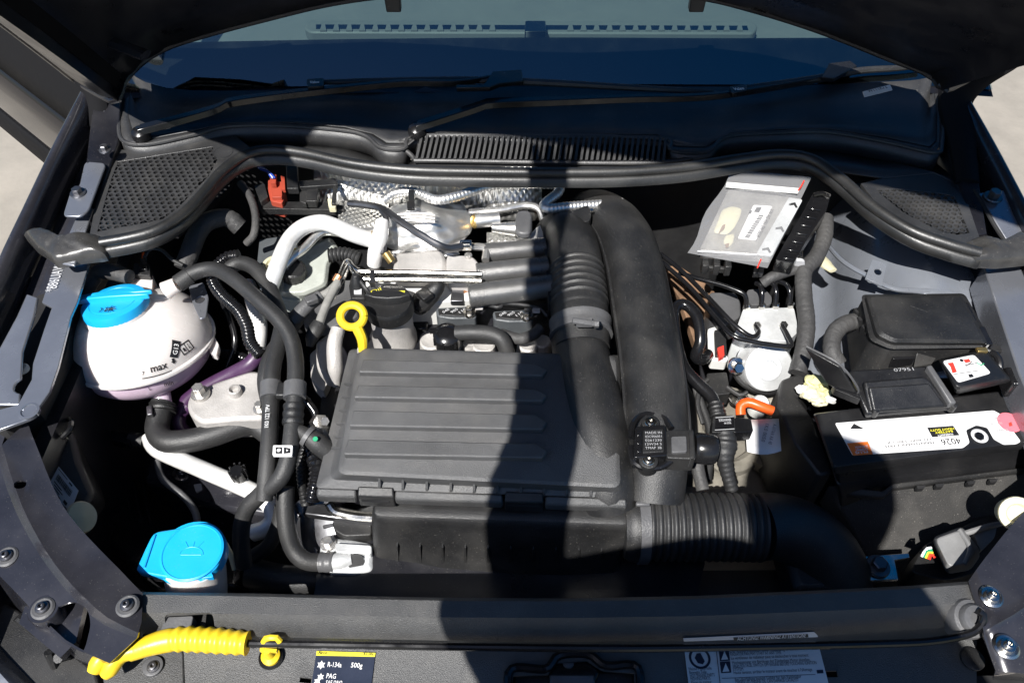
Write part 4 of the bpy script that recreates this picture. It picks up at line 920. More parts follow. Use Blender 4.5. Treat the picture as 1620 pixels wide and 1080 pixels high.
mk('pressed_ribs', join(*[tube(T([(628, y, .908), (665, y-2, .911), (688, y+1, .908)]), .0022, 6) for y in (340, 345, 350)]), m['foil_plain'], ts)
mk('lower_fold', crum(610, 720, 385, 418, lambda u, v: .875 - .02*v, 14, 8, .010), m['foil_plain'], ts, 70, solid=.001)
mk('strap', slab([(646, 300), (655, 300), (656, 328), (646, 328)], .915, .002), m['plastic'], ts, 0)
mk('buckle', slab(rnd([(644, 318), (656, 318), (656, 330), (644, 330)], 2), .917, .004), m['plastic_gloss'], ts, 0)
th_ = thing('turbo_housing', 'beige cast turbocharger housing below the crumpled foil', 'casting', W(670, 415, .80))
mk('housing', slab(rnd([(624, 398), (700, 392), (708, 412), (706, 432), (620, 432)], 12), .872, .07), m['alu_matte'], th_, 30, .008)
mk('housing', slab(rnd([(706, 402), (748, 404), (764, 424), (758, 436), (706, 434)], 8), .878, .06), m['alu_matte'], th_, 30, .004)
mk('boss', lathe(W(741, 406, .878), (0, 0, 1), [(.006, 0), (.006, .004), (.004, .005)], 14), m['alu'], th_)
mk('clevis', join(box(W(737, 388, .895), .018, .012, .012), lathe(W(730, 388, .896), (1, 0, 0), [(.0065, 0), (.0065, .014)], 12)), m['steel'], th_, 30, .001)
mk('studded_flange', tube(T([(745, 390, .885), (768, 393, .88), (768, 412, .878)]), .006, 8), m['alu'], th_)
ac_ = thing('actuator_rod', 'dark bent steel vacuum pipe crossing above the crumpled foil', 'pipe', W(640, 350, .9))
mk('rod', tube(T([(552, 322, .90), (575, 324, .905), (604, 330, .912), (628, 346, .918), (660, 368, .922), (694, 388, .915), (712, 393, .905), (730, 390, .898)]), .0058, 10), m['steel_dark'], ac_)
mk('branch', tube(T([(600, 329, .912), (611, 345, .908), (610, 370, .898), (606, 402, .885)]), .0045, 10), m['steel_dark'], ac_)
mk('branch_boot', tube(T([(610, 400, .886), (620, 414, .876)]), .0065, 12), m['brass'], ac_)
hp = thing('foil_wrapped_hose', 'foil wrapped hose winding below the bonnet seal', 'hose', W(760, 310, .85))
mk('hose', tube(T([(606, 318, .895), (625, 306, .902), (655, 304, .905), (690, 316, .907), (725, 310, .908), (765, 296, .908), (810, 291, .908), (860, 291, .907), (884, 294, .905), (882, 306, .90), (862, 322, .898), (866, 330, .896), (900, 327, .896), (985, 321, .893)]), .0078, 14, .0015, lambda s, u: 1 + .05*math.sin(2*math.pi*s/.006)), m['foil_plain'], hp)
gp_ = thing('small_pipe', 'bent silver pipe above the intake runners', 'pipe', W(800, 335, .84))
mk('pipe', tube(T([(742, 336, .86), (790, 332, .865), (830, 325, .868), (852, 330, .866), (860, 350, .85)]), .006, 10), m['pipe'], gp_)
mk('stub', tube(T([(752, 350, .872), (790, 346, .872)]), .0115, 16), m['foil_plain'], gp_)
mk('stub', tube(T([(778, 360, .868), (815, 362, .864)]), [.007, .012], 14), m['pipe'], gp_)
mk('ring', lathe(W(751, 350, .872), (-1, -.3, .3), [(.011, -.003), (.012, 0), (.009, .004), (.007, .002), (0, .001)], 18), m['brass'], gp_)
gt = mk('grey_sensor_tab', slab(rnd([(816, 332), (842, 332), (842, 369), (815, 369)], 11), .895, .012), m['plastic_grey'], None, 30, .003, label='upright rounded grey plastic cover above the intake runners', cat='cover')
wt = mk('white_flange', slab([(848, 360), (862, 352), (873, 352), (873, 368), (862, 370), (861, 378), (832, 378)], .872, .012), m['white'], None, 30, .001, label='small bright white flange at the upper end of the intake runners', cat='flange')
bc_ = thing('wiring_connector', 'black connector clipped over the upper end of the charge pipe', 'connector', W(920, 335, .86))
mk('body', slab(rnd([(898, 336), (930, 324), (936, 340), (932, 350), (900, 352)], 3), .900, .02), m['plastic'], bc_, 30, .002)
mk('pin', lathe(W(936, 334, .902), (0, 0, 1), [(.003, 0), (.003, .003)], 10), m['steel'], bc_)
# fuel lines
flz = thing('fuel_lines', 'bright twin steel fuel lines with a sharp bend', 'fuel line', W(650, 440, .84))
for k, (dy_, dz_) in enumerate(((0, 0), (11, -.004))):
    mk('line', tube(T([(520+k*6, 468+dy_*.3, .862), (536+k*4, 440+dy_*.4, .875), (549+k*4, 413+dy_*.6, .882), (560+k*2, 424+dy_*.8, .884), (578, 430+dy_, .884), (660, 431+dy_, .884), (762, 434+dy_*.9, .884)]), .0043, 10, .004), m['steel'], flz)
mk('clip', slab([(585, 427), (592, 427), (593, 447), (585, 447)], .889, .01), m['steel_dark'], flz, 0)
mk('band', tube(T([(531, 446, .872), (537, 436, .877)]), .0068, 10, .003), m['copper'], flz)
vh = thing('clear_fuel_hose', 'clear braided hose with black quick connector below the fuel lines', 'hose', W(500, 520, .84))
mk('hose', tube(T([(535, 445, .874), (523, 468, .868), (512, 492, .862), (503, 518, .855)]), .0065, 12), m['braid'], vh)
mk('connector', tube(T([(506, 512, .856), (495, 530, .85), (490, 548, .84)]), [.0105, .0115, .0095, .005], 14, .004), m['rubber'], vh)
vh = thing('quick_connector', 'grey hose quick connector leading towards the brake fluid tank', 'connector', W(480, 490, .83))
mk('hose', tube(T([(534, 448, .868), (520, 462, .866), (505, 470, .864)]), .0065, 12), m['braid'], vh)
mk('body', tube(T([(508, 468, .864), (488, 482, .86), (462, 508, .85)]), [.0095, .011, .0115], 14), m['plastic_grey'], vh)
mk('latch', box(W(493, 474, .874), .018, .014, .010, Matrix.Rotation(.5, 3, 'Z')), m['plastic_grey'], vh, 30, .002)
cn = thing('injector_plug', 'black wiring plug with white lock above the dipstick', 'connector', W(566, 465, .84))
mk('body', join(lathe(W(565, 452, .88), (0, .2, 1), [(.012, -.03), (.012, 0), (.008, .012), (.005, .02)], 16), slab([(556, 452), (576, 452), (577, 472), (556, 472)], .88, .02)), m['plastic'], cn, 30, .001)
mk('lock', slab([(560, 456), (572, 456), (572, 464), (560, 464)], .8825, .004), m['paper_grey'], cn, 0)
mk('wire', tube(T([(570, 445, .89), (580, 458, .885), (590, 470, .87), (600, 478, .86)]), .003, 8), m['rubber'], cn)
# ================================================================ air conditioning pipes
a1 = thing('air_conditioning_pipe', 'thick bent aluminium pipe arching over the brake fluid tank', 'pipe', W(480, 400, .86))
mk('pipe', tube(T([(424, 462, .87), (436, 430, .885), (448, 398, .90), (462, 374, .905), (482, 358, .908), (508, 352, .908), (530, 358, .906), (560, 371, .90), (586, 379, .89), (600, 381, .885)]), .0125, 18), m['pipe_white'], a1)
mk('junction', join(tube(T([(605, 350, .91), (601, 375, .90), (594, 400, .88), (592, 418, .86)]), [.010, .0125, .012, .011], 16)), m['pipe_white'], a1)
mk('clamp_ring', tube(T([(586, 379, .89), (594, 380, .888)]), .0138, 18, .003), m['brass'], a1)
a2 = thing('air_conditioning_pipe', 'thin bent aluminium pipe beneath the thick arching one', 'pipe', W(480, 400, .85))
mk('pipe', tube(T([(446, 428, .87), (462, 408, .88), (482, 392, .884), (504, 370, .888), (520, 366, .888), (552, 369, .886), (590, 366, .88)]), .0068, 14), m['pipe'], a2)
# brake fluid reservoir
bf = thing('brake_fluid_tank', 'translucent white brake fluid tank with black ribbed cap', 'reservoir', W(480, 450, .78))
mk('tank', corner_loft([([(455, 420), (500, 388), (520, 378), (532, 400), (516, 412), (512, 448), (478, 462), (445, 462)], .852, 8), ([(450, 420), (500, 384), (524, 374), (540, 400), (522, 416), (518, 452), (482, 468), (440, 466)], .845, 8), ([(448, 424), (500, 388), (524, 378), (540, 404), (522, 420), (516, 470), (482, 490), (438, 480)], .79, 8)], 3), m['milky'], bf, 40, .002)
c_ = W(462, 426, .868); 
mk('cap', lathe(c_ - V3((0, 0, .014)), (.15, -.1, 1), [(.0185, 0), (.0185, .018), (.016, .020), (.0155, .0165), (0, .0165)], 30), m['plastic'], bf)
for k in range(14): 
    a = k*2*math.pi/14; mk('cap_rib', box(c_ + V3((math.cos(a)*.0187, math.sin(a)*.0187, -.005)), .003, .003, .016, Matrix.Rotation(a, 3, 'Z')), m['plastic'], bf)
mk('cap_ring', lathe(W(436, 420, .862), (0, 0, 1), [(.020, -.004), (.020, .003), (.014, .004), (.013, 0)], 24), m['cream'], bf)
mk('yellow_tag', box(W(464, 398, .876), .014, .010, .008), m['yellow'], bf, 30, .002)
mk('tank_step', slab(rnd([(430, 452), (480, 462), (476, 478), (436, 470)], 4), .83, .03), m['milky'], bf, 30, .003)
bs_ = mk('reservoir_bracket', slab(rnd([(480, 445), (560, 442), (566, 500), (520, 520), (480, 515)], 6), .80, .02), m['plastic_grey'], None, 30, .003, label='dark grey plate below the fuel lines and brake fluid tank', cat='bracket')
mk('firewall_pad', slab([(410, 378), (470, 370), (470, 440), (424, 470), (404, 440)], .82, .01), m['plastic_coil'], None, 30, .002, label='dark blue grey board behind the brake fluid tank', cat='board')
# black bellows / linkage by the brake tank
bw = mk('brake_bellows', tube(T([(520, 404, .86), (545, 402, .86), (570, 410, .855)]), .011, 14, .0012, corr(.006, .10)), m['rubber'], None, 40, label='small black ribbed bellows behind the sharp bend of the fuel lines', cat='bellows')
# ================================================================ upper left wiring
rc = thing('wiring_plug', 'red brown wiring connector with blue wires under the bonnet seal', 'connector', W(436, 300, .86))
mk('shell', slab(rnd([(424, 284), (448, 288), (450, 312), (446, 322), (428, 318), (424, 300)], 3), .885, .03), m['red_brown'], rc, 30, .002)
mk('shell', slab(rnd([(428, 296), (446, 298), (446, 312), (430, 312)], 2), .892, .01), m['red_brown'], rc, 30, .001)
mk('latch', slab([(444, 278), (450, 280), (451, 300), (446, 300)], .893, .006), m['red_brown'], rc, 0)
mk('latch', slab([(427, 280), (433, 274), (437, 276), (436, 290), (428, 290)], .895, .008), m['red_brown'], rc, 0)
for k, mt in enumerate(('wire_blue', 'paper', 'wire_blue', 'wire_blue')):
    mk('wire', tube(T([(408+k*1.5, 264+k*1.2, .90), (420+k*2, 268+k*1.5, .902), (430+k*1.7, 282, .898)]), .0018, 8), m[mt], rc)
hb = thing('harness_bracket', 'black plastic harness bracket with connectors below the bonnet seal', 'bracket', W(490, 310, .84))
mk('bar', slab(rnd([(408, 318), (520, 320), (545, 326), (545, 332), (410, 330)], 2), .875, .012), m['plastic'], hb, 30, .001)
mk('frame', join(slab([(472, 286), (530, 282), (534, 292), (474, 296)], .898, .008), slab([(528, 286), (534, 286), (530, 322), (524, 322)], .897, .006), slab([(452, 258), (470, 258), (472, 298), (454, 298)], .9, .012), slab([(486, 294), (505, 294), (500, 318), (484, 318)], .892, .014), slab([(474, 300), (488, 298), (484, 322), (474, 318)], .89, .01)), m['plastic'], hb, 30, .001)
mk('side_plug', slab(rnd([(402, 294), (418, 290), (424, 312), (412, 320)], 2), .885, .02), m['plastic'], hb, 30, .001)
mk('foam_tip', slab(rnd([(518, 314), (530, 316), (531, 328), (520, 328)], 2), .892, .01), m['cream'], hb, 0)
def wrk(s, u): return 1 + .045*noise.noise(V3((s*160, 3.3, 1))) + .03*noise.noise(V3((s*420, 8, 2)))
def hose(name, label, pts, r, mt='rubber', cat='hose', n=16, ds=.006, prof=None, group=None):
    return mk(name, tube(T(pts), r, n, ds, prof), m[mt], None, 60, label=label, cat=cat, group=group)
hose('taped_harness', 'thick taped wiring harness rising to the seal behind the coolant tank', [(290, 425, .86), (300, 400, .872), (312, 370, .885), (330, 350, .89), (360, 345, .885), (380, 360, .87)], .0145, 'tape', 'harness', 14, .003, wrk)
hose('thin_loom', 'thin black loom hanging below the seal next to the red brown connector', [(380, 290, .89), (395, 310, .89), (404, 340, .885), (402, 370, .875), (390, 385, .86)], .006, 'tape', 'harness')
hose('sensor_wire', 'thin wire looping from the coolant tank sensor to the harness', [(228, 408, .88), (238, 394, .885), (256, 396, .885), (272, 410, .88), (290, 420, .876)], .0028, 'rubber', 'wire')
hose('taped_loom', 'wrinkled taped loom end beside the coolant tank sensor', [(148, 440, .86), (158, 430, .868), (176, 430, .872), (205, 438, .874)], [.010, .013, .012, .011], 'tape', 'harness', 14, .002, wrk)
hose('loom_drop', 'dark loom curving down behind the coolant tank', [(150, 440, .86), (138, 462, .85), (134, 500, .83), (140, 540, .80)], .010, 'tape', 'harness')
# ================================================================ coolant tank
ct = thing('coolant_tank', 'round white coolant expansion tank with blue screw cap', 'coolant tank', W(228, 600, .70))
cc_ = W(225, 543, .800); RX, RY = .1035, .1035; seamz = 0
tz = V3((-.04, .24, 1)).normalized(); ty = tz.cross(V3((1, 0, 0))).normalized(); tx = ty.cross(tz)    # the tank leans back a little
def tloc(x, y, z): return cc_ + tx*x + ty*y + tz*z
def tank_pt(a, h):                                   # h -1..1
    if h >= 0: r = max(0, 1 - h**2.5)**.5; z = h*.072
    else: r = .955*max(0, 1 - (-h)**2.8)**.5; z = h*.066
    f = 1 + .010*math.cos(6*a)*(1-abs(h))
    return tloc(math.cos(a)*RX*r*f, math.sin(a)*RY*r*f, z)
N_ = 56
mk('upper_shell', loft([[tank_pt(2*math.pi*k/N_, h) for k in range(N_)] for h in [0, .08, .16, .25, .35, .45, .55, .65, .75, .84, .92, .98]]), m['tank'], ct, 60)
mk('lower_shell', loft([[tank_pt(2*math.pi*k/N_, h) for k in range(N_)] for h in [0, -.1, -.2, -.35, -.5, -.65, -.8, -.92, -.99]]), m['tank_low'], ct, 60)
mk('seam', loft([[tloc(math.cos(2*math.pi*k/N_)*RX*f, math.sin(2*math.pi*k/N_)*RY*f, dz_) for k in range(N_)] for f, dz_ in ((.97, .004), (1.035, .003), (1.04, 0), (1.035, -.003), (.95, -.004))]), m['tank'], ct, 40)
capc = tloc(-.013, -.008, .078); cax = (tz + V3((-.04, -.03, 0))).normalized()
mk('filler_neck', lathe(capc, cax, [(.060, -.040), (.052, -.022), (.047, -.010), (.045, 0)], 40), m['tank'], ct)
cpx = mk('cap', lathe(capc, cax, [(.044, -.014), (.0465, -.012), (.047, -.002), (.045, .004), (.041, .0052), (.034, .0058), (.033, .0048), (.0325, .0058), (0, .0075)], 48), m['blue'], ct)
ex = V3((1, .05, .12)).normalized(); ey = cax.cross(ex).normalized(); ex = ey.cross(cax)
for o_, h_ in ((.001, .012), (.0125, .009)):
    mk('grip_bar', loft([[capc + ex*x*.047*(1 if abs(x) < 1 else 1.06) + ey*(o_ + dy_*(1-.55*abs(x)**3)) + cax*(.004 + hz*(1-.25*x*x)) for dy_, hz in ((-.0055, 0), (-.0045, h_), (.0045, h_), (.0055, 0))] for x in (-1.08, -.9, -.5, 0, .5, .9, 1.08)]), m['blue'], cpx, 40, .0015)
# hot-liquid pictogram pressed into the cap
L = []
for k in range(3):
    a = capc - ey*.030 + ex*(.004 + k*.007 - .012) + cax*.0083; L.append(tube([a, a + ey*.005 + ex*.002, a + ey*.010 - ex*.001], .0006, 5, .002))
for k in range(4):
    a = capc - ey*.025 + ex*.006 + cax*.0083; d_ = (ex*math.cos(k*.785) + ey*math.sin(k*.785))*.008; L.append(tube([a - d_, a + d_], .0005, 5, .004))
mk('pictogram', join(*L), m['ink_blue'], cpx, 0)
def on_tank(px, py):
    best = None
    for i in range(60):
        for j in range(41):
            a, h = -math.pi + i*math.pi/60, -.9 + j*.045; x, y = PX(tank_pt(a, h)); d_ = (x-px)**2 + (y-py)**2
            if best is None or d_ < best[0]: best = (d_, a, h)
    return best[1], best[2]
def skin_print(VF, px, py, hpx, rot=0, lift=1.008):  # flat print laid on the tank skin round a point
    V, F = VF; xs = [v[0] for v in V]; ys = [v[1] for v in V]; mx_, my_ = (min(xs)+max(xs))/2, (min(ys)+max(ys))/2; k = hpx/max(1e-6, max(ys)-min(ys))
    a0, h0 = on_tank(px, py); e = .004; p0 = PX(tank_pt(a0, h0)); pa = PX(tank_pt(a0+e, h0)); ph = PX(tank_pt(a0, h0+e))
    J11, J21, J12, J22 = (pa[0]-p0[0])/e, (pa[1]-p0[1])/e, (ph[0]-p0[0])/e, (ph[1]-p0[1])/e; D = J11*J22 - J12*J21; out = []
    for v in V:
        x, y = (v[0]-mx_)*k, (v[1]-my_)*k; X, Y = x*math.cos(rot)-y*math.sin(rot), -(x*math.sin(rot)+y*math.cos(rot))
        out.append(cc_ + (tank_pt(a0 + (J22*X - J12*Y)/D, h0 + (-J21*X + J11*Y)/D) - cc_)*lift)
    return out, F
def rect(x0, y0, x1, y1): return [V3((x0, y0, 0)), V3((x1, y0, 0)), V3((x1, y1, 0)), V3((x0, y1, 0))], [(0, 1, 2, 3)]
def grid_rect(w_, h_, n=8): return sheet([[V3((w_*i/n, h_*j/4, 0)) for i in range(n+1)] for j in range(5)])
mk('print', skin_print(text2d('max', True), 251, 581, 8, .28), m['ink'], ct, 0)
mk('print', skin_print(grid_rect(46, 1.3, 12), 250, 593, 1.4, .27), m['ink'], ct, 0)
mk('print', skin_print(([V3((-.35, .8, 0)), V3((.35, .8, 0)), V3((.35, 0, 0)), V3((.75, 0, 0)), V3((0, -.8, 0)), V3((-.75, 0, 0)), V3((-.35, 0, 0))], [(0, 1, 2, 6), (2, 3, 4, 5)]), 275, 572, 9, .25), m['ink'], ct, 0)
mk('print', skin_print(grid_rect(2.2, 1.05, 8), 275, 552, 13, 1.40), m['ink'], ct, 0)
mk('print', skin_print(text2d('G13', True), 275, 552, 7.5, 1.40, 1.012), m['paper'], ct, 0)
L = [rect(*r_) for r_ in ((0, 0, .1, 1), (.55, 0, .62, 1), (1.1, 0, 1.2, 1), (0, 0, 1.2, .1), (0, .9, 1.2, 1.0), (.22, .3, .4, .66), (.78, .25, .88, .55), (.78, .65, .88, .75))]
mk('print', skin_print(join(*L), 295, 551, 17, .62), m['ink'], ct, 0)
mk('print', skin_print(text2d('7', True), 226, 589, 6, .1), m['ink'], ct, 0)
mk('print', skin_print(text2d('min', True), 264, 607, 7, .25), m['ink'], ct, 0)
mk('print', skin_print(text2d('L', True), 237, 614, 5, .6), m['ink'], ct, 0)
mk('tank_shoulder', tube(T([(152, 500, .845), (128, 524, .83), (126, 552, .81)]), [.012, .020, .012], 14), m['tank'], ct)
mk('sensor_socket', slab(rnd([(206, 432), (242, 434), (240, 462), (206, 460)], 4), .856, .05), m['tank'], ct, 30, .003)
mk('lug', slab(rnd([(330, 538), (338, 530), (346, 545), (342, 562), (332, 558)], 2), .797, .012), m['tank'], ct, 30, .001)
mk('lug', slab(rnd([(110, 556), (124, 556), (124, 564), (112, 562)], 2), .80, .008), m['tank'], ct, 30, .001)
mk('lug_eye', lathe(W(312, 468, .835), (0, 0, 1), [(.008, -.02), (.010, .002), (.005, .003), (.0045, -.004), (0, -.004)], 18), m['tank'], ct)
mk('return_nipple', tube(T([(262, 460, .88), (280, 450, .886)]), [.014, .011], 14), m['tank'], ct)
mk('outlet', tube(T([(254, 618, .768), (258, 642, .755)]), .0135, 16), m['tank_low'], ct)
tp = thing('tank_sensor_plug', 'black plug in the sensor socket of the coolant tank', 'connector', W(224, 432, .885))
mk('body', slab(rnd([(212, 416), (236, 418), (238, 436), (210, 434)], 3), .866, .022), m['plastic'], tp, 30, .002)
mk('latch', slab([(220, 408), (232, 408), (233, 426), (219, 426)], .870, .01), m['plastic_gloss'], tp, 30, .001)
mk('wire', tube(T([(226, 410, .868), (227, 400, .872)]), .0022, 6), m['orange'], tp)
# ================================================================ coolant and vacuum hoses
h1 = thing('coolant_return_hose', 'long thin rubber hose sweeping from the coolant tank top past the engine', 'hose', W(440, 560, .80))
mk('hose', tube(T([(284, 447, .886), (302, 434, .892), (326, 426, .896), (348, 428, .9), (376, 446, .905), (406, 472, .905), (438, 502, .90), (458, 530, .893), (467, 565, .884), (467, 612, .875), (464, 660, .862), (458, 715, .85), (444, 755, .835), (412, 782, .81), (390, 806, .79), (381, 845, .76), (386, 895, .72)]), .0112, 16), m['rubber'], h1)
mk('end_sleeve', tube(T([(281, 449, .886), (300, 436, .891)]), .0128, 16), m['rubber'], h1)
h2 = thing('heater_hose', 'rubber hose running parallel beside the coolant return hose', 'hose', W(430, 600, .78))
mk('hose', tube(T([(362, 424, .872), (380, 416, .878), (402, 424, .88), (422, 448, .878), (436, 480, .872), (446, 510, .868), (440, 545, .866), (432, 580, .864), (429, 620, .858), (427, 680, .848), (423, 740, .835), (418, 790, .81)]), .0112, 16), m['rubber'], h2)
hose('heater_hose_branch', 'short dark hose below the two parallel coolant hoses', [(470, 505, .845), (452, 530, .845), (430, 560, .842), (420, 600, .835), (426, 640, .82)], .0115)
cb = thing('hose_clip', 'grey double clip binding the two parallel coolant hoses', 'clip', W(447, 620, .84))
mk('band', tube(T([(429, 606, .861), (428.5, 630, .857)]), .0145, 18, .004), m['plastic_grey'], cb)
mk('band', tube(T([(467, 606, .876), (466, 630, .871)]), .0148, 18, .004), m['plastic_grey'], cb)
mk('bridge', box(W(448, 618, .868), .016, .022, .010), m['plastic'], cb, 30, .002)
hc = thing('hose_connector', 'black branching hose connector with clamps next to the air filter housing', 'connector', W(470, 660, .83))
mk('sleeve', tube(T([(465, 640, .868), (463, 672, .860)]), .0135, 16, .003, lambda s, u: 1+.05*math.sin(s*600)), m['plastic'], hc)
mk('branch', tube(T([(464, 676, .858), (478, 684, .855), (496, 696, .85), (514, 710, .838), (536, 728, .82)]), [.007, .010, .0135, .0135, .0135], 14, .004), m['rubber'], hc)
mk('ring', tube(T([(484, 688, .853), (490, 692, .851)]), .0148, 16, .002), m['plastic_grey'], hc)
mk('dot', lathe(W(499, 694, .864), (.2, -.3, 1), [(.0035, 0), (.003, .001)], 10), m['green'], hc)
cs = thing('spring_clip_tag', 'white tag with clamp symbol on the coolant hose', 'tag', W(446, 712, .86))
mk('tag', slab(rnd([(432, 704), (463, 704), (462, 720), (431, 720)], 2), .868, .004), m['paper'], cs, 0)
mk('print', join(slab([(436, 707), (446, 707), (446, 717), (436, 717)], .8687, .0004), slab([(449, 707), (459, 709), (459, 716), (449, 717)], .8687, .0004)), m['ink'], cs, 0)
mk('print', join(lathe(W(441, 712, .8688), (0, 0, 1), [(.0025, 0), (.0025, .0004)], 12), slab([(453, 710), (456, 712), (453, 714)], .8692, .0003)), m['paper'], cs, 0)
pt_ = mk('hose_print', tline('1K0 122 TPV', W(425, 676, .8615), W(427.5, 640, .867), .0055, False, V3((0, -.25, 1)).normalized(), .0012), m['ink_white'], h2, 0)
hose('corrugated_loom', 'glossy corrugated black loom tube hanging behind the coolant tank', [(378, 404, .885), (358, 408, .882), (342, 424, .878), (337, 444, .874), (352, 468, .87), (376, 490, .866), (390, 515, .862), (396, 542, .856), (412, 562, .848)], .0088, 'plastic_gloss', 'harness', 14, .0011, corr(.0058, .11))
hose('tank_outlet_hose', 'thick smooth rubber hose from the bottom of the coolant tank', [(258, 636, .758), (252, 658, .752), (249, 682, .748), (264, 698, .75), (300, 697, .752), (340, 687, .754), (378, 674, .755), (405, 672, .75), (432, 690, .74)], .0172, 'rubber', 'hose', 18)
sc1 = thing('spring_clamp', 'steel spring clamp on the hose under the coolant tank', 'clamp', W(258, 645, .755))
mk('band', tube(T([(258, 640, .757), (256, 652, .754)]), .0192, 18, .0014, corr(.004, .05)), m['plastic'], sc1)
mk('ears', join(slab([(231, 642), (240, 640), (241, 655), (232, 656)], .775, .008)), m['steel_dark'], sc1, 30, .001)
hose('purple_hose', 'dark purple tinted hose passing under the coolant tank', [(414, 553, .80), (396, 575, .79), (370, 590, .775), (335, 608, .76), (300, 630, .742), (285, 655, .725)], .0115, 'purple', 'hose')
hose('purple_hose_bend', 'purple tinted hose bend below the white bracket', [(300, 640, .735), (285, 655, .725), (284, 675, .715), (300, 690, .70)], .011, 'purple', 'hose')
wp = thing('white_pipe', 'thick pale air conditioning pipe slanting down towards the washer cap', 'pipe', W(330, 740, .70))
mk('pipe', tube(T([(238, 690, .74), (244, 705, .738), (262, 717, .736), (320, 742, .735), (380, 768, .735), (408, 782, .732), (428, 800, .725), (432, 822, .715), (420, 836, .708), (402, 842, .70)]), .0125, 18), m['pipe_white'], wp)
vc = thing('service_valve_cap', 'small black ribbed service valve cap on the pale pipe', 'cap', W(380, 752, .745))
mk('cap', lathe(W(380, 754, .748), (0, -.1, 1), [(.0105, 0), (.011, .006), (.0105, .018), (.008, .021), (0, .021)], 20), m['plastic_gloss'], vc)
for k in range(9):
    a = k*2*math.pi/9; mk('cap_rib', box(W(380, 754, .748) + V3((math.cos(a)*.0108, math.sin(a)*.0108, .011)), .0024, .0024, .018, Matrix.Rotation(a, 3, 'Z')), m['plastic'], vc)
mk('collar', lathe(W(381, 762, .742), (0, 0, 1), [(.011, -.008), (.011, .002), (.008, .003)], 18), m['pipe_white'], vc)
hose('thin_metal_pipe', 'thin dark metal pipe with an elbow left of the pale pipe', [(250, 728, .70), (252, 745, .70), (262, 762, .70), (290, 784, .69), (308, 808, .68), (313, 832, .67)], .0052, 'plastic_grey', 'pipe', 12)
hose('lower_radiator_hose', 'grey rubber hose descending to the aluminium water flange', [(452, 770, .80), (451, 800, .785), (454, 836, .765), (464, 868, .745), (482, 886, .735), (510, 890, .728), (526, 890, .725)], .0118, 'rubber', 'hose', 16)
hose('small_radiator_hose', 'dark hose curving down behind the washer neck', [(400, 880, .70), (425, 862, .72), (440, 830, .74), (446, 800, .76)], .010, 'rubber', 'hose', 14)
hose('bottom_hose', 'thick dark hose low along the front crossmember', [(395, 905, .68), (440, 915, .68), (490, 918, .68), (530, 912, .68)], .02, 'rubber', 'hose', 16)
# aluminium water flange and alternator below the air box
wf = thing('water_flange', 'bright cast aluminium flange at the lower corner of the air filter housing', 'casting', W(550, 880, .66))
mk('body', slab(rnd([(506, 856), (520, 848), (560, 852), (590, 858), (590, 900), (560, 906), (520, 904), (504, 888)], 8), .735, .05), m['alu_white'], wf, 30, .006)
mk('bolt', hexhead(W(520, 860, .735), (0, 0, 1), .007, .008), m['alu'], wf)
mk('pipe_stub', tube(T([(526, 890, .731), (545, 886, .736), (556, 884, .736)]), [.0115, .012, .008], 14), m['alu_white'], wf)
mk('hose_clamp', tube(T([(508, 890, .728), (530, 889, .731)]), .0140, 18, .002, corr(.010, .04)), m['plastic_grey'], wf)
mk('web', slab(rnd([(530, 858), (588, 862), (588, 876), (548, 874), (530, 872)], 4), .744, .012), m['alu_white'], wf, 30, .003)
mk('cavity', lathe(W(563, 888, .737), (.1, -.5, .8), [(.011, 0), (.011, .0015)], 14), m['dark'], wf)
al = thing('alternator', 'dark slotted alternator end below the air filter housing corner', 'alternator', W(500, 840, .66))
ac0 = W(494, 838, .715)
mk('housing', lathe(ac0, (-.35, -.5, .8), [(.05, -.06), (.05, -.01), (.046, .0), (.03, .006), (0, .006)], 28), m['steel_dark'], al)
for k in range(9):
    a = k*2*math.pi/9; ax2 = V3((-.35, -.5, .8)).normalized(); u2 = ax2.orthogonal().normalized(); v2 = ax2.cross(u2)
    p_ = ac0 + (u2*math.cos(a) + v2*math.sin(a))*.037 + ax2*.006; mk('rib', box(p_, .005, .026, .008, Matrix((-u2*math.sin(a)+v2*math.cos(a), u2*math.cos(a)+v2*math.sin(a), ax2)).transposed()), m['steel_dark'], al, 30, .001)
eb = thing('engine_side_bracket', 'black bracket and shiny pipe under the corner of the air filter lid', 'bracket', W(530, 815, .70))
mk('plate', slab([(478, 796), (524, 796), (590, 812), (590, 826), (520, 818), (478, 812)], .755, .012), m['steel_dark'], eb, 30, .002)
mk('pipe', tube(T([(520, 796, .78), (530, 808, .772), (560, 815, .768), (595, 818, .765)]), .0065, 10), m['steel'], eb)
mk('cover', slab(rnd([(525, 822), (588, 820), (588, 846), (545, 848), (528, 838)], 6), .745, .02), m['plastic'], eb, 30, .003)
mk('cable', tube(T([(484, 702, .80), (476, 735, .795), (478, 770, .785), (484, 800, .77)]), .006, 10, .0012, corr(.005, .1)), m['plastic'], eb)
mk('cable', tube(T([(490, 715, .82), (500, 735, .82), (500, 760, .81), (494, 790, .79)]), .010, 12, .0014, corr(.007, .12)), m['plastic_gloss'], eb)
sp1 = thing('spark_plug_connector', 'small bright metal fitting between the hoses and the air filter lid', 'fitting', W(505, 670, .82))
mk('nut', lathe(W(505, 668, .83), (.5, -.4, .7), [(.011, -.01), (.011, .008), (.007, .010), (.006, .024)], 6), m['alu'], sp1)
mk('stem', tube(T([(508, 672, .825), (520, 690, .81)]), .008, 10), m['alu'], sp1)
mk('plate', slab(rnd([(488, 680), (516, 680), (520, 705), (500, 705)], 3), .80, .01), m['alu_matte'], sp1, 30, .001)
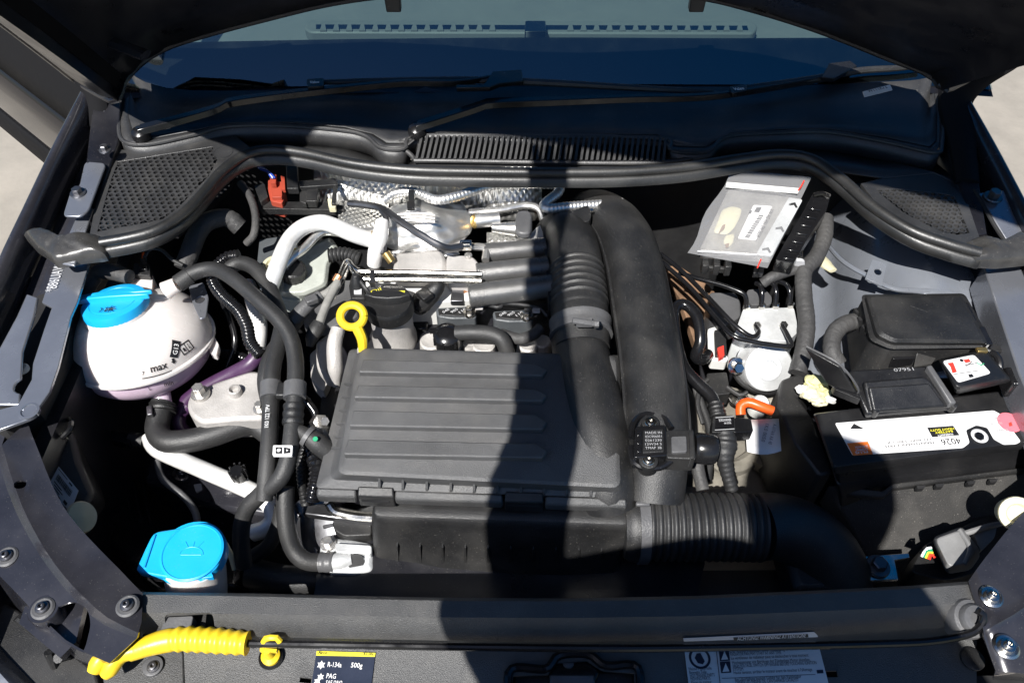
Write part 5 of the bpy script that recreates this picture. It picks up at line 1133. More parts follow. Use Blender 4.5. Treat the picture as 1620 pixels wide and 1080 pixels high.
# engine mount bracket
mb = thing('engine_mount', 'white cast engine mount bracket with bolts beside the coolant tank', 'engine mount', W(360, 640, .70))
mk('bracket', slab(rnd([(294, 638), (302, 620), (345, 602), (398, 585), (416, 588), (420, 640), (417, 662), (372, 663), (318, 668), (300, 656)], 8), .785, .05), m['alu_matte'], mb, 30, .006)
mk('boss', lathe(W(373, 622, .785), (0, 0, 1), [(.011, -.01), (.0095, .010), (.007, .011), (.0055, .004), (0, .004)], 18), m['alu_matte'], mb)
mk('bolt', hexhead(W(318, 624, .786), (0, 0, 1), .0088, .014), m['alu'], mb)
mk('bolt', hexhead(W(412, 647, .786), (0, 0, 1), .0065, .010), m['alu'], mb)
mk('rib', tube(T([(318, 668, .74), (345, 674, .74), (400, 668, .74)]), .008, 8), m['alu_matte'], mb)
em = mk('mount_arm', prism([W(*p) for p in [(498, 540, .83), (530, 518, .83), (532, 590, .80), (520, 605, .80), (500, 580, .81)]], .02), m['alu_matte'], None, 30, .006, label='pale cast bracket arm left of the yellow dipstick', cat='bracket')
hose('dipstick_side_tube', 'pale curved cast tube next to the dipstick', [(535, 520, .86), (529, 545, .85), (530, 580, .83), (532, 608, .80)], [.010, .011, .011, .007], 'alu_matte', 'casting')
mk('coolant_flange', slab(rnd([(490, 560), (508, 545), (520, 600), (512, 620), (492, 600)], 5), .76, .03), m['alu_matte'], None, 30, .004, label='pale casting deep between the hoses and the dipstick tube', cat='casting')
# low connector left
lc = thing('radiator_fan_plug', 'black two part plug low beside the thick tank hose', 'connector', W(205, 690, .70))
mk('body', slab(rnd([(176, 680), (208, 686), (205, 702), (174, 696)], 2), .72, .016), m['plastic_gloss'], lc, 30, .0015)
mk('mate', tube(T([(206, 692, .713), (230, 698, .712)]), [.010, .011], 14), m['plastic'], lc)
# headlamp back and label under left panel
hl = thing('headlamp', 'black headlamp housing with barcode label beneath the corner panel', 'headlamp', W(100, 760, .74))
mk('housing', loft([[W(*p) for p in r] for r in ([(60, 668, .82), (98, 655, .82), (118, 690, .81), (128, 730, .80), (150, 780, .79), (120, 830, .79), (70, 740, .81)], [(60, 668, .70), (110, 650, .70), (135, 690, .70), (150, 740, .70), (170, 800, .70), (130, 850, .70), (70, 760, .70)])]), m['plastic'], hl, 30, .008)
lbq = [(96, 741), (127, 779), (114, 813), (77, 776)]
def lamp_pt(x, y): return W(x, y, .80 + (127 - x)*.00010)
lb_ = mk('barcode_label', prism([lamp_pt(x, y) + V3((0, 0, .006)) for x, y in lbq], .0006), m['paper_grey'], hl, 0)
ea, eb2, ec = [lamp_pt(*lbq[i]) + V3((0, 0, .0066)) for i in (0, 1, 3)]; ux, uy = eb2 - ea, ec - ea
def lq(u0, v0, u1, v1): return [ea + ux*u + uy*v for u, v in ((u0, v0), (u1, v0), (u1, v1), (u0, v1))], [(0, 1, 2, 3)]
random.seed(3); L = []; u = .12
while u < .85:
    w_ = random.choice((.012, .02, .03)); L.append(lq(u, .22, u+w_, .46)); u += w_ + random.choice((.012, .02))
for k in range(4): L.append(lq(.12 + .05*k, .54 + k*.09, .5 + .1*(k % 2), .58 + k*.09))
L.append(lq(.05, .06, .5, .09)); L.append(lq(.6, .06, .75, .12)); L.append(lq(.72, .7, .88, .82))
mk('print', join(*L), m['ink'], lb_, 0)
mk('adjuster', lathe(W(84, 685, .83), (0, -.2, 1), [(.011, -.02), (.011, 0), (.007, .002), (.006, -.003), (0, -.003)], 18), m['cream'], hl)
mk('clip_wire', tube(T([(98, 692, .83), (110, 680, .835), (112, 664, .83), (98, 660, .82)]), .004, 8), m['plastic_gloss'], hl)
mk('buffer_disc', lathe(W(128, 818, .80), (.7, -.1, .5), [(.020, -.003), (.021, 0), (.019, .004), (.006, .005), (0, .006)], 24), m['cream'], hl)
# ================================================================ washer bottle
wb = thing('washer_bottle', 'washer fluid filler with flat bright blue flip cap', 'washer bottle', W(305, 925, .70))
capo_ = rnd([(243, 841), (300, 832), (336, 835), (350, 845), (353, 868), (344, 898), (318, 912), (286, 917), (258, 912), (220, 905), (215, 900), (232, 862)], 12)
mk('neck', tube([W(306, 886, .83), W(312, 930, .78), W(316, 970, .70)], [.036, .035, .034], 24), m['tank'], wb)
wc = mk('cap', slab(capo_, .842, .012), m['blue'], wb, 30, .002)
mk('cap_skirt', lathe(W(302, 874, .836), (0, 0, 1), [(.038, -.016), (.041, -.012), (.041, 0)], 36), m['blue'], wb)
c9 = W(304, 873, .842)
mk('cap_disc', lathe(c9, (0, 0, 1), [(.037, 0), (.037, .0012), (.0345, .0022), (.0335, .0012), (0, .0012)], 40), m['blue'], wc)
mk('hinge_bar', tube(T([(245, 846, .843), (228, 897, .843)]), .0016, 8), m['blue'], wc)
mk('thumb_tab', slab(rnd([(312, 900), (334, 904), (338, 912), (316, 914)], 3), .839, .008), m['blue'], wc, 30, .001)
L = [tube([c9 + V3((.014*math.cos(a), .010*math.sin(a)-.004, .0014)) for a in [k*.25 for k in range(13)]], .0006, 5, .002)]
for k in (-1, 0, 1): L.append(tube([c9 + V3((k*.006, .006, .0014)), c9 + V3((k*.011, .013, .0014))], .0006, 5, .002))
L.append(tube([c9 + V3((-.012, -.004, .0014)), c9 + V3((.012, -.004, .0014))], .0006, 5, .003))
mk('pictogram', join(*L), m['blue'], wc, 0)
hose('washer_tube', 'thin yellowish washer tube behind the blue cap', [(372, 900, .72), (366, 880, .73), (356, 860, .735)], .004, 'cream', 'hose', 10)
# ================================================================ right side: strut tower
st = thing('strut_tower', 'blue grey painted strut tower sheet metal behind the fuse box', 'body panel', W(1420, 420, .70))
pts = {}
rows = []
for j in range(13):
    r = []
    for i in range(17):
        u, v = i/16, j/12; x = 1268 + 300*u; y = 268 + 330*v
        z = .86 - .10*max(0, (1-u*1.4))**1.5*1.2 - .035*v
        z += .022*math.exp(-((u-.45)/.28)**2-((v-.25)/.22)**2) - .03*math.exp(-((u-.12)/.10)**2-((v-.5)/.5)**2)
        z += .016*math.exp(-((u-.7)/.25)**2-((v-.52)/.13)**2)
        r.append(W(x, y, z))
    rows.append(r)
mk('tower_sheet', sheet(rows), m['tower'], st, 70, solid=.003)
tp_ = mk('tab_bracket', prism([W(*p) for p in [(1380, 410, .868), (1404, 416, .864), (1395, 452, .856), (1369, 440, .858)]], .003), m['tower'], st, 30, .001)
carve(tp_, lathe(W(1391, 426, .866), (0, 0, 1), [(.0058, -.05), (.0058, .05)], 14))
mk('seam_bead', tube(T([(1290, 360, .80), (1330, 410, .835), (1380, 440, .846), (1420, 458, .85), (1500, 462, .85), (1545, 480, .84)]), .004, 8), m['tower'], st)
mk('sealant', tube(T([(1296, 404, .822), (1306, 418, .826), (1318, 428, .83)]), [.008, .011, .007], 10, .004, wrk, flat=.5), m['cream'], st)
# engine control unit wrapped in clear bag
eu = thing('engine_control_unit', 'silver control unit with paper label wrapped in a clear plastic bag', 'control unit', W(1170, 400, .82))
nU = V3((-.10, -.20, 1)).normalized(); cU = W(1180, 350, .905)
def up_(x, y, h=0): d = ray(x, y); t = (cU + nU*h - CAM).dot(nU) / d.dot(nU); return CAM + d*t
def ufl(px, h, th): return prism([up_(x, y, h) for x, y in px], nU*-th)
mk('case', ufl(rnd([(1152, 300), (1270, 314), (1222, 404), (1106, 396)], 5), 0, .020), m['alu'], eu, 30, .002)
mk('flange', ufl(rnd([(1248, 312), (1270, 316), (1221, 405), (1196, 402)], 3), .004, .004), m['alu_white'], eu, 30, .001)
for px, py in ((1256, 324), (1235, 362), (1214, 395)):
    mk('flange_slot', ufl([(px-8, py-2), (px+2, py-4), (px+6, py+4), (px+3, py+5), (px, py), (px-8, py+1)], .0046, .0005), m['dark'], eu, 0)
lbu = mk('paper_label', ufl(rnd([(1192, 324), (1222, 326), (1196, 380), (1167, 377)], 3), .003, .002), m['paper'], eu, 0)
L = []; random.seed(5); k = 0
while k < 1:
    w_ = random.choice((.02, .035, .05)); a, b = (1201-22*k, 340+34*k), (1208-22*k, 341+34*k); L.append(ufl([a, b, (b[0]-22*w_, b[1]+34*w_), (a[0]-22*w_, a[1]+34*w_)], .0036, .0003)); k += w_*1.8
L.append(tline('VW AG H31 SW 2634', up_(1219, 330, .0036), up_(1196, 374, .0036), .006, True, nU, .0004)); L.append(ufl([(1197, 328), (1205, 328), (1201, 336), (1193, 335)], .0036, .0003)); L.append(ufl([(1186, 333), (1190, 333), (1188, 338), (1184, 338)], .0036, .0003))
mk('print', join(*L), m['ink'], lbu, 0)
def dome(px, h, bulge, mt, name, seed):
    c = V3((sum(p[0] for p in px)/len(px), sum(p[1] for p in px)/len(px), 0)); rings = []
    for s_, hh in ((1, 0), (.85, .4), (.55, .8), (.2, 1)):
        rings.append([up_(c.x + (x-c.x)*s_, c.y + (y-c.y)*s_, h + bulge*hh*(1+.4*noise.noise(V3((x*.1, y*.1, seed))))) for x, y in px])
    return mk(name, loft(rings), mt, eu, 60)
dome(rnd([(1142, 332), (1158, 326), (1174, 330), (1170, 345), (1162, 360), (1150, 372), (1128, 368), (1136, 350)], 6), .003, .003, m['cream'], 'glue_stain', 1)
dome(rnd([(1148, 372), (1162, 370), (1160, 384), (1152, 392), (1144, 384)], 4), .003, .002, m['cream'], 'glue_stain', 5)
mk('stain_mark', join(ufl(rnd([(1143, 356), (1148, 354), (1146, 362), (1136, 370)], 2), .0075, .0004), ufl(rnd([(1147, 386), (1154, 384), (1152, 392), (1148, 391)], 1), .0065, .0004)), m['rust'], eu, 0)
bagp = []
for j in range(11):
    r = []
    for i in range(11):
        u, v = i/10, j/10; xl = 1156 + (1086-1156)*v + 4*math.sin(v*9); xr = 1284 + (1214-1284)*v; yl = 268 + (400-268)*v; yr = 280 + (424-280)*v
        r.append(up_(xl + (xr-xl)*u, yl + (yr-yl)*u, .010 + .004*noise.noise(V3((u*4, v*4, 2))) - .006*(abs(u-.5)*2)**4))
    bagp.append(r)
mk('plastic_bag', sheet(bagp), m['bag'], eu, 60)
mk('bag_seam', ufl([(1150, 288), (1266, 298), (1262, 306), (1148, 296)], .013, .001), m['white'], eu, 0)
mk('bag_seam', ufl([(1104, 396), (1198, 402), (1197, 404), (1103, 398)], .013, .001), m['paper_grey'], eu, 0)
mk('red_thread', tube([up_(1272, 286, .013), up_(1267, 296, .0135), up_(1262, 302, .013)], .0012, 6), m['red'], eu)
mk('red_thread', tube([up_(1204, 410, .01), up_(1198, 424, .008)], .0011, 6), m['red'], eu)
for a in ((1116, 412), (1134, 413), (1152, 414)): mk('bracket_tooth', slab([(a[0]-5, a[1]-4), (a[0]+5, a[1]-4), (a[0]+6, a[1]+8), (a[0]-4, a[1]+8)], .87, .02), m['plastic'], eu, 30, .001)
mk('bracket_bar', slab([(1114, 418), (1156, 422), (1155, 426), (1114, 422)], .862, .01), m['plastic'], eu, 30, .001)
mk('bracket_tooth', slab([(1194, 420), (1210, 420), (1208, 432), (1192, 432)], .862, .01), m['plastic_gloss'], eu, 30, .001)
ecn = thing('control_unit_plug', 'long glossy black multi pin plug at the side of the control unit', 'connector', W(1270, 350, .84))
mk('body', ufl(rnd([(1286, 306), (1314, 309), (1308, 332), (1276, 380), (1256, 416), (1226, 412), (1240, 386), (1272, 332)], 4), -.006, .03), m['plastic_gloss'], ecn, 30, .003)
for k in range(7): mk('ridge', ufl([(1282-k*7, 326+k*13), (1300-k*7, 329+k*13), (1298-k*7, 333+k*13), (1280-k*7, 330+k*13)], -.002, .005), m['plastic_gloss'], ecn, 30, .001)
mk('lever', tube([up_(1288, 309, -.004), up_(1300, 306, 0), up_(1312, 311, -.004)], .004, 8), m['plastic_gloss'], ecn)
hose('taped_main_loom', 'thick taped wiring loom dropping beside the brake unit', [(1306, 345, .87), (1304, 375, .866), (1292, 405, .86), (1272, 430, .855), (1272, 470, .845), (1276, 510, .835), (1272, 550, .825), (1262, 590, .81)], .0125, 'tape', 'harness', 14, .0025, wrk)
hose('taped_branch_loom', 'taped loom branch reaching towards the brake pipes', [(1272, 424, .855), (1250, 428, .853), (1222, 438, .85), (1206, 448, .84)], .0085, 'tape', 'harness', 12, .0025, wrk)
for (x, y, nm) in ((1262, 405, 'bright metal sleeve on the taped loom below the control unit plug'), (1300, 348, 'bright metal sleeve at the upper end of the taped loom')):
    t = thing('loom_sleeve', nm, 'sleeve', W(x, y, .868)); mk('sleeve', tube(T([(x, y-8, .872), (x+1, y+8, .868)]), .0075, 12), m['steel'], t); mk('tie', tube(T([(x+1, y+9, .868), (x+1, y+13, .867)]), .0095, 12, .002), m['paper_grey'], t)
# ================================================================ brake unit
au = thing('brake_unit', 'pale silver brake hydraulic block with round pump motor', 'brake unit', W(1210, 590, .70))
mk('block', prism([W(x, y, .815) for x, y in rnd([(1176, 488), (1256, 486), (1264, 524), (1246, 540), (1160, 534)], 4)], .06), m['alu_white'], au, 30, .003)
mk('block_face', prism([W(1166, 518, .812), W(1260, 516, .812), W(1254, 540, .80), W(1160, 542, .80)], .05), m['alu_white'], au, 30, .002)
mc = W(1216, 582, .795); max_ = V3((.02, -.75, .62)).normalized()
mk('pump_motor', lathe(mc, max_, [(.035, -.055), (.0375, -.045), (.0375, -.004), (.035, .001), (.033, .002), (.020, .0025), (.018, .004), (.012, .004), (.011, .001), (0, .001)], 40), m['alu_white'], au)
mk('motor_band', lathe(mc, max_, [(.0385, -.042), (.0385, -.036), (.037, -.035)], 40), m['steel_dark'], au)
mk('electronic_cover', slab(rnd([(1122, 462), (1164, 462), (1172, 478), (1172, 500), (1140, 520), (1124, 500)], 6), .80, .05), m['plastic_grey'], au, 30, .004)
mk('cover_rim', slab(rnd([(1182, 458), (1210, 456), (1222, 470), (1220, 482), (1180, 482)], 5), .80, .03), m['plastic_grey'], au, 30, .003)
mk('white_clip', slab(rnd([(1120, 520), (1134, 516), (1136, 540), (1152, 566), (1150, 572), (1126, 570), (1118, 540)], 3), .79, .02), m['white'], au, 30, .002)
mk('plug_housing', slab(rnd([(1130, 522), (1148, 520), (1150, 562), (1132, 562)], 2), .796, .015), m['plastic'], au, 30, .001)
mk('red_lock', slab(rnd([(1135, 550), (1145, 546), (1146, 562), (1138, 566)], 1), .802, .008), m['red'], au, 30, .001)
mk('stud', hexhead(W(1164, 578, .79), max_, .0085, .014), m['steel'], au)
mk('carrier', tube(T([(1166, 590, .76), (1180, 606, .755), (1215, 618, .75), (1250, 606, .75)]), .008, 10), m['plastic'], au)
for x, y in ((1181, 487), (1204, 486), (1226, 485), (1249, 484)):
    mk('port_nut', lathe(W(x, y+1, .814), (0, 0, 1), [(.0062, 0), (.0062, .008), (.004, .010)], 6), m['steel'], au)
for x, y in ((1196, 517), (1238, 516)): mk('port_nut', lathe(W(x, y, .814), (0, -.4, 1), [(.0062, 0), (.0062, .008), (.004, .010)], 6), m['steel'], au)
def bpipe(label, pts, r=.0036): return hose('brake_pipe', label, pts, r, 'plastic_gloss', 'brake pipe', 10, .005, None, 'brake pipes')
bpipe('thin black brake pipe from the first upper port, running flat to the charge pipe', [(1181, 486, .824), (1180, 470, .84), (1172, 462, .845), (1140, 450, .845), (1105, 441, .842), (1074, 431, .838)])
bpipe('thin black brake pipe hooked up from the second upper port', [(1204, 485, .824), (1206, 466, .84), (1203, 452, .846), (1196, 448, .842)])
bpipe('thin black brake pipe hooked up from the third upper port', [(1226, 484, .824), (1228, 464, .84), (1224, 450, .846), (1216, 446, .842)])
bpipe('thin black brake pipe hooked up from the fourth upper port', [(1249, 483, .824), (1250, 464, .84), (1244, 450, .846), (1228, 443, .842)])
bpipe('black brake pipe sweeping from the rust brown firewall to the lower port', [(1196, 516, .826), (1200, 526, .838), (1188, 532, .848), (1160, 512, .855), (1120, 470, .855), (1080, 430, .85), (1045, 402, .845)])
bpipe('long black brake pipe crossing low over the pump motor', [(1238, 516, .826), (1246, 530, .835), (1252, 546, .840), (1235, 547, .846), (1190, 540, .852), (1158, 530, .855), (1130, 500, .855), (1092, 455, .85), (1042, 410, .842)])
rw = mk('rusty_panel', slab([(1040, 420), (1075, 420), (1120, 450), (1140, 470), (1125, 530), (1105, 560), (1075, 470)], .72, .02), m['rust'], None, 30, .002, label='rust brown metal panel behind the brake pipes', cat='panel')
hose('vacuum_hose', 'glossy black vacuum hose looping beside the charge pipe', [(1120, 560, .80), (1112, 568, .81), (1100, 564, .82), (1108, 540, .84), (1104, 505, .855), (1090, 485, .86), (1074, 482, .86), (1066, 498, .858), (1070, 540, .85), (1082, 580, .845), (1104, 606, .84), (1126, 628, .838), (1134, 655, .836)], .0085, 'plastic_gloss', 'hose', 14)
vs = thing('vacuum_sensor', 'black hose sensor with printed face next to the charge pipe', 'sensor', W(1150, 680, .80))
mk('body', slab(rnd([(1128, 658), (1162, 656), (1164, 682), (1126, 684)], 4), .84, .022), m['plastic'], vs, 30, .002)
mk('face', slab([(1132, 660), (1161, 658), (1162, 678), (1131, 680)], .8405, .001), m['plastic_gloss'], vs, 0)
mk('print', join(tpx('BORGWARNER', 1138, 667, 1157, 666, 4, .841), tpx('04 K906', 1146, 671, 1157, 670.5, 3, .841), slab([(1132, 660), (1161, 658), (1161, 658.7), (1132, 660.7)], .8412, .0002), slab([(1131, 679.5), (1162, 677.5), (1162, 678.2), (1131, 680.2)], .8412, .0002)), m['paper_grey'], vs, 0)
mk('plug', slab(rnd([(1162, 660), (1188, 662), (1192, 682), (1162, 684)], 3), .838, .02), m['plastic_gloss'], vs, 30, .002)
mk('lower_hose', tube(T([(1146, 682, .83), (1147, 695, .825), (1146, 720, .815), (1150, 745, .80), (1158, 775, .78)]), [.013, .017, .011, .009, .009], 14, .002, lambda s, u: 1+.04*math.sin(s*900)), m['rubber'], vs)
mk('upper_sleeve', tube(T([(1132, 640, .838), (1136, 660, .836)]), .0105, 14, .002, corr(.006, .06)), m['plastic'], vs)
hose('taped_cable', 'dusty taped cable dropping from the pressure sensor plug', [(1102, 722, .80), (1105, 745, .79), (1112, 775, .78)], .009, 'tape', 'harness', 12, .003)
oh = hose('orange_tow_cap', 'bright orange curved plastic clip beside the hose sensor', [(1172, 656, .80), (1172, 642, .806), (1184, 636, .81), (1202, 642, .81), (1222, 650, .806)], .0072, 'orange', 'clip', 12)
wg = mk('white_rag_tag', sheet([[W(1178+ (1232-1178)*u + 4*v, 664 + 50*v + 6*math.sin(u*3)*v - 2*u, .80 + .006*math.sin(u*4+v*2)) for u in (0, .2, .4, .6, .8, 1)] for v in (0, .25, .5, .75, 1)]), m['paper'], None, 60, label='crumpled white paper tag with blue print below the orange clip', cat='tag', solid=.0006)
mk('print', join(tline('A-H7AN AA 40', W(1222, 672, .807), W(1214, 704, .807), .005, False, None, .004), tline('1K0 0050', W(1210, 672, .807), W(1203, 700, .807), .005, False, None, .004)), m['ink_blue'], wg, 0)
mk('white_stub', lathe(W(1202, 640, .79), (0, -.2, 1), [(.013, -.02), (.013, .006), (.010, .010), (0, .011)], 18), m['white'], None, 40, label='round white plastic stub behind the orange clip', cat='stub')
# ================================================================ fuse box
fb = thing('fuse_box', 'black fuse box with smooth lid and side latches', 'fuse box', W(1450, 560, .74))
FZ = .905
mk('lid', corner_loft([([(1376, 470), (1516, 468), (1556, 538), (1416, 536), (1396, 526)], FZ, 8), ([(1370, 468), (1520, 466), (1562, 543), (1412, 542), (1388, 530)], FZ-.005, 8), ([(1366, 468), (1522, 466), (1566, 546), (1410, 546), (1384, 534)], FZ-.018, 8), ([(1362, 466), (1526, 464), (1574, 550), (1408, 552), (1376, 538)], FZ-.020, 8), ([(1362, 466), (1526, 464), (1574, 550), (1408, 552), (1376, 538)], FZ-.027, 8)]), m['plastic'], fb, 40, .001)
mk('box_body', corner_loft([([(1364, 470), (1522, 468), (1562, 545), (1408, 548), (1378, 534)], FZ-.027, 5), ([(1338, 518), (1490, 520), (1525, 600), (1372, 612), (1346, 592)], FZ-.10, 5)], 3), m['plastic'], fb, 40, .002)
for k in range(4):
    mk('side_slot', prism([W(1355+k*6, 488+k*13, FZ-.038), W(1359+k*6, 494+k*13, FZ-.038), W(1354+k*6, 512+k*13, FZ-.066), W(1350+k*6, 506+k*13, FZ-.066)], (-.004, 0, 0)), m['dark'], fb, 0)
for (x, y) in ((1530, 492), (1556, 530)): mk('latch', slab(rnd([(x-8, y-14), (x+2, y-14), (x+16, y+14), (x+4, y+14)], 2), FZ-.010, .025), m['plastic_gloss'], fb, 30, .002)
mk('lid_emblem', lathe(W(1452, 494, FZ-.0005), (0, 0, 1), [(.016, 0), (.016, .0008), (.014, .0008), (.0135, .0003), (0, .0003)], 3), m['plastic'], fb)
mk('corner_wing', slab(rnd([(1556, 536), (1590, 552), (1585, 556), (1545, 552)], 2), FZ-.03, .008), m['plastic'], fb, 30, .002)
mk('front_clasp', slab(rnd([(1412, 552), (1452, 548), (1450, 566), (1412, 568)], 3), FZ-.045, .02), m['plastic_gloss'], fb, 30, .002)
mk('foil_wrap', prism([W(1452, 552, .87), W(1490, 552, .865), (W(1475, 575, .85)), W(1446, 580, .85)], .004), m['rubber_shiny'], fb, 30, .001)
hose('fuse_box_harness', 'thick wrinkled taped harness bending into the side of the fuse box', [(1352, 508, .85), (1332, 515, .85), (1318, 532, .845), (1316, 556, .84), (1326, 576, .83)], .0125, 'tape', 'harness', 14, .002, wrk)
# ================================================================ battery
ba = thing('battery', 'black car battery with white label and terminal covers', 'battery', W(1480, 740, .62))
BZ = .840
mk('case', corner_loft([([(1290, 655), (1600, 618), (1690, 690), (1320, 738)], BZ, 5), ([(1286, 654), (1602, 616), (1696, 693), (1318, 742)], BZ-.004, 5), ([(1286, 654), (1602, 616), (1698, 700), (1320, 750)], BZ-.018, 5), ([(1292, 657), (1598, 619), (1690, 697), (1324, 746)], BZ-.020, 5), ([(1292, 657), (1598, 619), (1694, 716), (1326, 764)], BZ-.048, 5), ([(1290, 657), (1600, 619), (1697, 718), (1324, 767)], BZ-.050, 5), ([(1290, 657), (1600, 619), (1697, 728), (1328, 778)], BZ-.064, 5), ([(1296, 660), (1596, 622), (1680, 800), (1334, 850)], BZ-.20, 5)], 3), m['plastic_dark'], ba, 40, .001)
zl = BZ + .0006
bl_ = mk('white_label', slab(rnd([(1321, 669), (1572, 649), (1583, 655), (1615, 698), (1608, 702), (1588, 703), (1572, 694), (1562, 676), (1545, 672), (1528, 680), (1534, 700), (1524, 708), (1349, 720)], 3), zl, .0006), m['paper'], ba, 0)
mk('orange_corner', slab([(1340, 701), (1373, 698), (1381, 718), (1350, 720)], zl+.0005, .0004), m['orange_print'], bl_, 0)
mk('yellow_panel', slab([(1467, 676), (1508, 673), (1518, 688), (1475, 691)], zl+.0005, .0004), m['ink'], bl_, 0)
zq = zl+.001
mk('print', join(tpx('HEAVY DUTY', 1508, 676.5, 1470, 679.5, 3, zq, True), tpx('BATTERY', 1506, 680.5, 1478, 683, 3, zq, True)), m['ink_yellow'], bl_, 0)
mk('print', join(tpx('WARRANTY', 1507, 685, 1482, 687.5, 3, zq, True), *[tpx(s, 1372, 704+k*4.5, 1352, 706+k*4.5, 3, zq, True) for k, s in enumerate(('36 MONTH', 'COMMIT', 'PLUS'))]), m['ink_white'], bl_, 0)
tri = slab([(1345, 678), (1351, 669.5), (1367, 678)], zl+.0006, .0003)
mk('print', join(tri, tpx('4026', 1517, 692.5, 1487, 695, 9, zl+.0004, False), tpx('MAINTENANCE FREE', 1476, 698, 1398, 705, 3.4, zl+.0004), tpx('12V 60Ah 540CCA', 1472, 693.5, 1402, 699, 3, zl+.0004)), m['ink'], bl_, 0)
mk('print', join(*[tpx(s, x1, y1, x0, y0, 3, zl+.0004) for s, x0, y0, x1, y1 in (('DANGER OF EXPLOSION', 1440, 666, 1500, 660), ('SHIELD EYES', 1465, 669.5, 1502, 665.5), ('B O E E', 1390, 711.5, 1435, 708), ('CORROSIVE ACID', 1562, 661, 1580, 660), ('KEEP CLEAR', 1566, 669, 1584, 667.5), ('SEE MANUAL', 1574, 680, 1594, 678), ('RECYCLE', 1582, 688, 1598, 686.5))]), m['ink_grey'], bl_, 0)
mk('pink_sticker', lathe(W(1597, 668, zl+.0002), (0, 0, 1), [(.0155, 0), (.0155, .0007)], 28), m['pink'], ba, 0)
mk('sticker_mark', slab([(1596, 669), (1600, 667), (1602, 673), (1597, 674)], zl+.0014, .0003), m['red'], ba, 0)
mk('test_eye', lathe(W(1549, 690, zl), (0, 0, 1), [(.0105, 0), (.011, .0015), (.0095, .0022), (.009, .0010), (.0078, .0008)], 28), m['paper_grey'], ba)
mk('eye_centre', lathe(W(1549, 690, zl+.0006), (0, 0, 1), [(.0066, 0), (.0058, .002), (.003, .0022), (.002, .0005), (0, .0005)], 8), m['plastic_gloss'], ba)
tc_ = thing('terminal_cover', 'black plastic battery terminal cover plate with folded flap', 'cover', W(1420, 640, .84))
mk('plate', prism([W(x, y, z) for x, y, z in [(1345, 585, .878), (1466, 578, .878), (1512, 640, .868), (1372, 655, .862), (1356, 610, .875)]], .010), m['plastic_dark'], tc_, 30, .003)
mk('front_flap', prism([W(x, y, z) for x, y, z in [(1366, 602, .884), (1462, 594, .884), (1474, 602, .882), (1505, 645, .862), (1378, 655, .862)]], .008), m['plastic_dark'], tc_, 30, .004)
mk('inner_panel', prism([W(x, y, z) for x, y, z in [(1374, 612, .8855), (1470, 605, .8855), (1498, 642, .868), (1382, 650, .868)]], .006), m['plastic_dark'], tc_, 30, .003)
mk('hinge_post', lathe(W(1381, 656, .855), (0, 0, 1), [(.005, 0), (.005, .012), (.003, .013)], 12), m['plastic_dark'], tc_)
mk('hinge_post', lathe(W(1503, 648, .855), (0, 0, 1), [(.005, 0), (.005, .012), (.003, .013)], 12), m['plastic_dark'], tc_)
mk('embossed_print', tpx('07951', 1415, 588, 1446, 586, 5, .8785), m['ink_grey'], tc_, 0)
fl2 = thing('terminal_flap', 'open black battery terminal flap standing up near the foam', 'flap', W(1340, 625, .84))
fp = [W(1276, 548, .915), W(1330, 578, .915), W(1358, 620, .87), W(1312, 606, .87)]
nF = (fp[1]-fp[0]).cross(fp[3]-fp[0]).normalized()
mk('frame', prism(fp, nF*-.004), m['plastic_dark'], fl2, 30, .0015)
q_ = sum(fp, V3())/4; mk('inset', prism([mix(p, q_, .14) + nF*.0012 for p in fp], nF*-.003), m['plastic_gloss'], fl2, 30, .001)
mk('rim', tube([fp[0], fp[1], fp[2], fp[3], fp[0]], .0016, 6, .004), m['plastic_grey'], fl2)
mk('hinge', slab(rnd([(1318, 608), (1360, 622), (1362, 632), (1322, 616)], 2), .868, .012), m['plastic_dark'], fl2, 30, .002)
tb = thing('terminal_fuse_cover', 'black terminal cover with white warning picture beside the fuse box', 'cover', W(1530, 600, .84))
mk('lid', corner_loft([([(1488, 570), (1556, 556), (1592, 598), (1514, 612)], .892, 6), ([(1484, 568), (1558, 552), (1600, 600), (1512, 618)], .886, 6), ([(1484, 568), (1558, 552), (1602, 604), (1512, 624)], .868, 6)], 3), m['plastic_dark'], tb, 40, .001)
zp = .8926
pl = mk('picture_label', slab(rnd([(1491, 571), (1541, 561), (1568, 590), (1516, 605)], 5), zp, .0006), m['paper'], tb, 0)
mk('print', join(slab([(1499, 574), (1508, 573), (1514, 588), (1507, 590), (1504, 580)], zp+.0006, .0003), slab([(1524, 569), (1533, 567), (1536, 572), (1528, 574)], zp+.0006, .0003)), m['red'], pl, 0)
mk('print', join(tube(T([(1526, 578, zp), (1546, 574, zp)]), .0006, 5), tube(T([(1528, 579, zp), (1538, 572, zp)]), .0006, 5), tube(T([(1508, 592, zp), (1548, 586, zp)]), .0005, 5), slab([(1532, 592), (1538, 591), (1541, 596), (1534, 597)], zp+.0006, .0003), lathe(W(1521, 570, zp), (0, 0, 1), [(.0025, 0), (.0025, .0006)], 8)), m['ink'], pl, 0)
mk('print', tube(T([(1546, 574, zp), (1552, 578, zp), (1556, 575, zp)]), .0011, 5), m['green'], pl, 0)
mk('cable', tube(T([(1560, 556, .88), (1576, 562, .884), (1582, 578, .88), (1576, 594, .87)]), .005, 10), m['plastic_gloss'], tb)
mk('brass_tip', box(W(1553, 554, .892), .014, .008, .005), m['brass'], tb, 30, .001)
mk('side_socket', join(box(W(1606, 604, .865), .03, .03, .03), box(W(1612, 590, .87), .016, .02, .02)), m['plastic_gloss'], tb, 30, .003)
mk('hinge_bar', prism([W(1466, 578, .886), W(1474, 576, .886), (W(1514, 636, .874)), W(1504, 638, .874)], .012), m['plastic_grey'], tb, 30, .002)
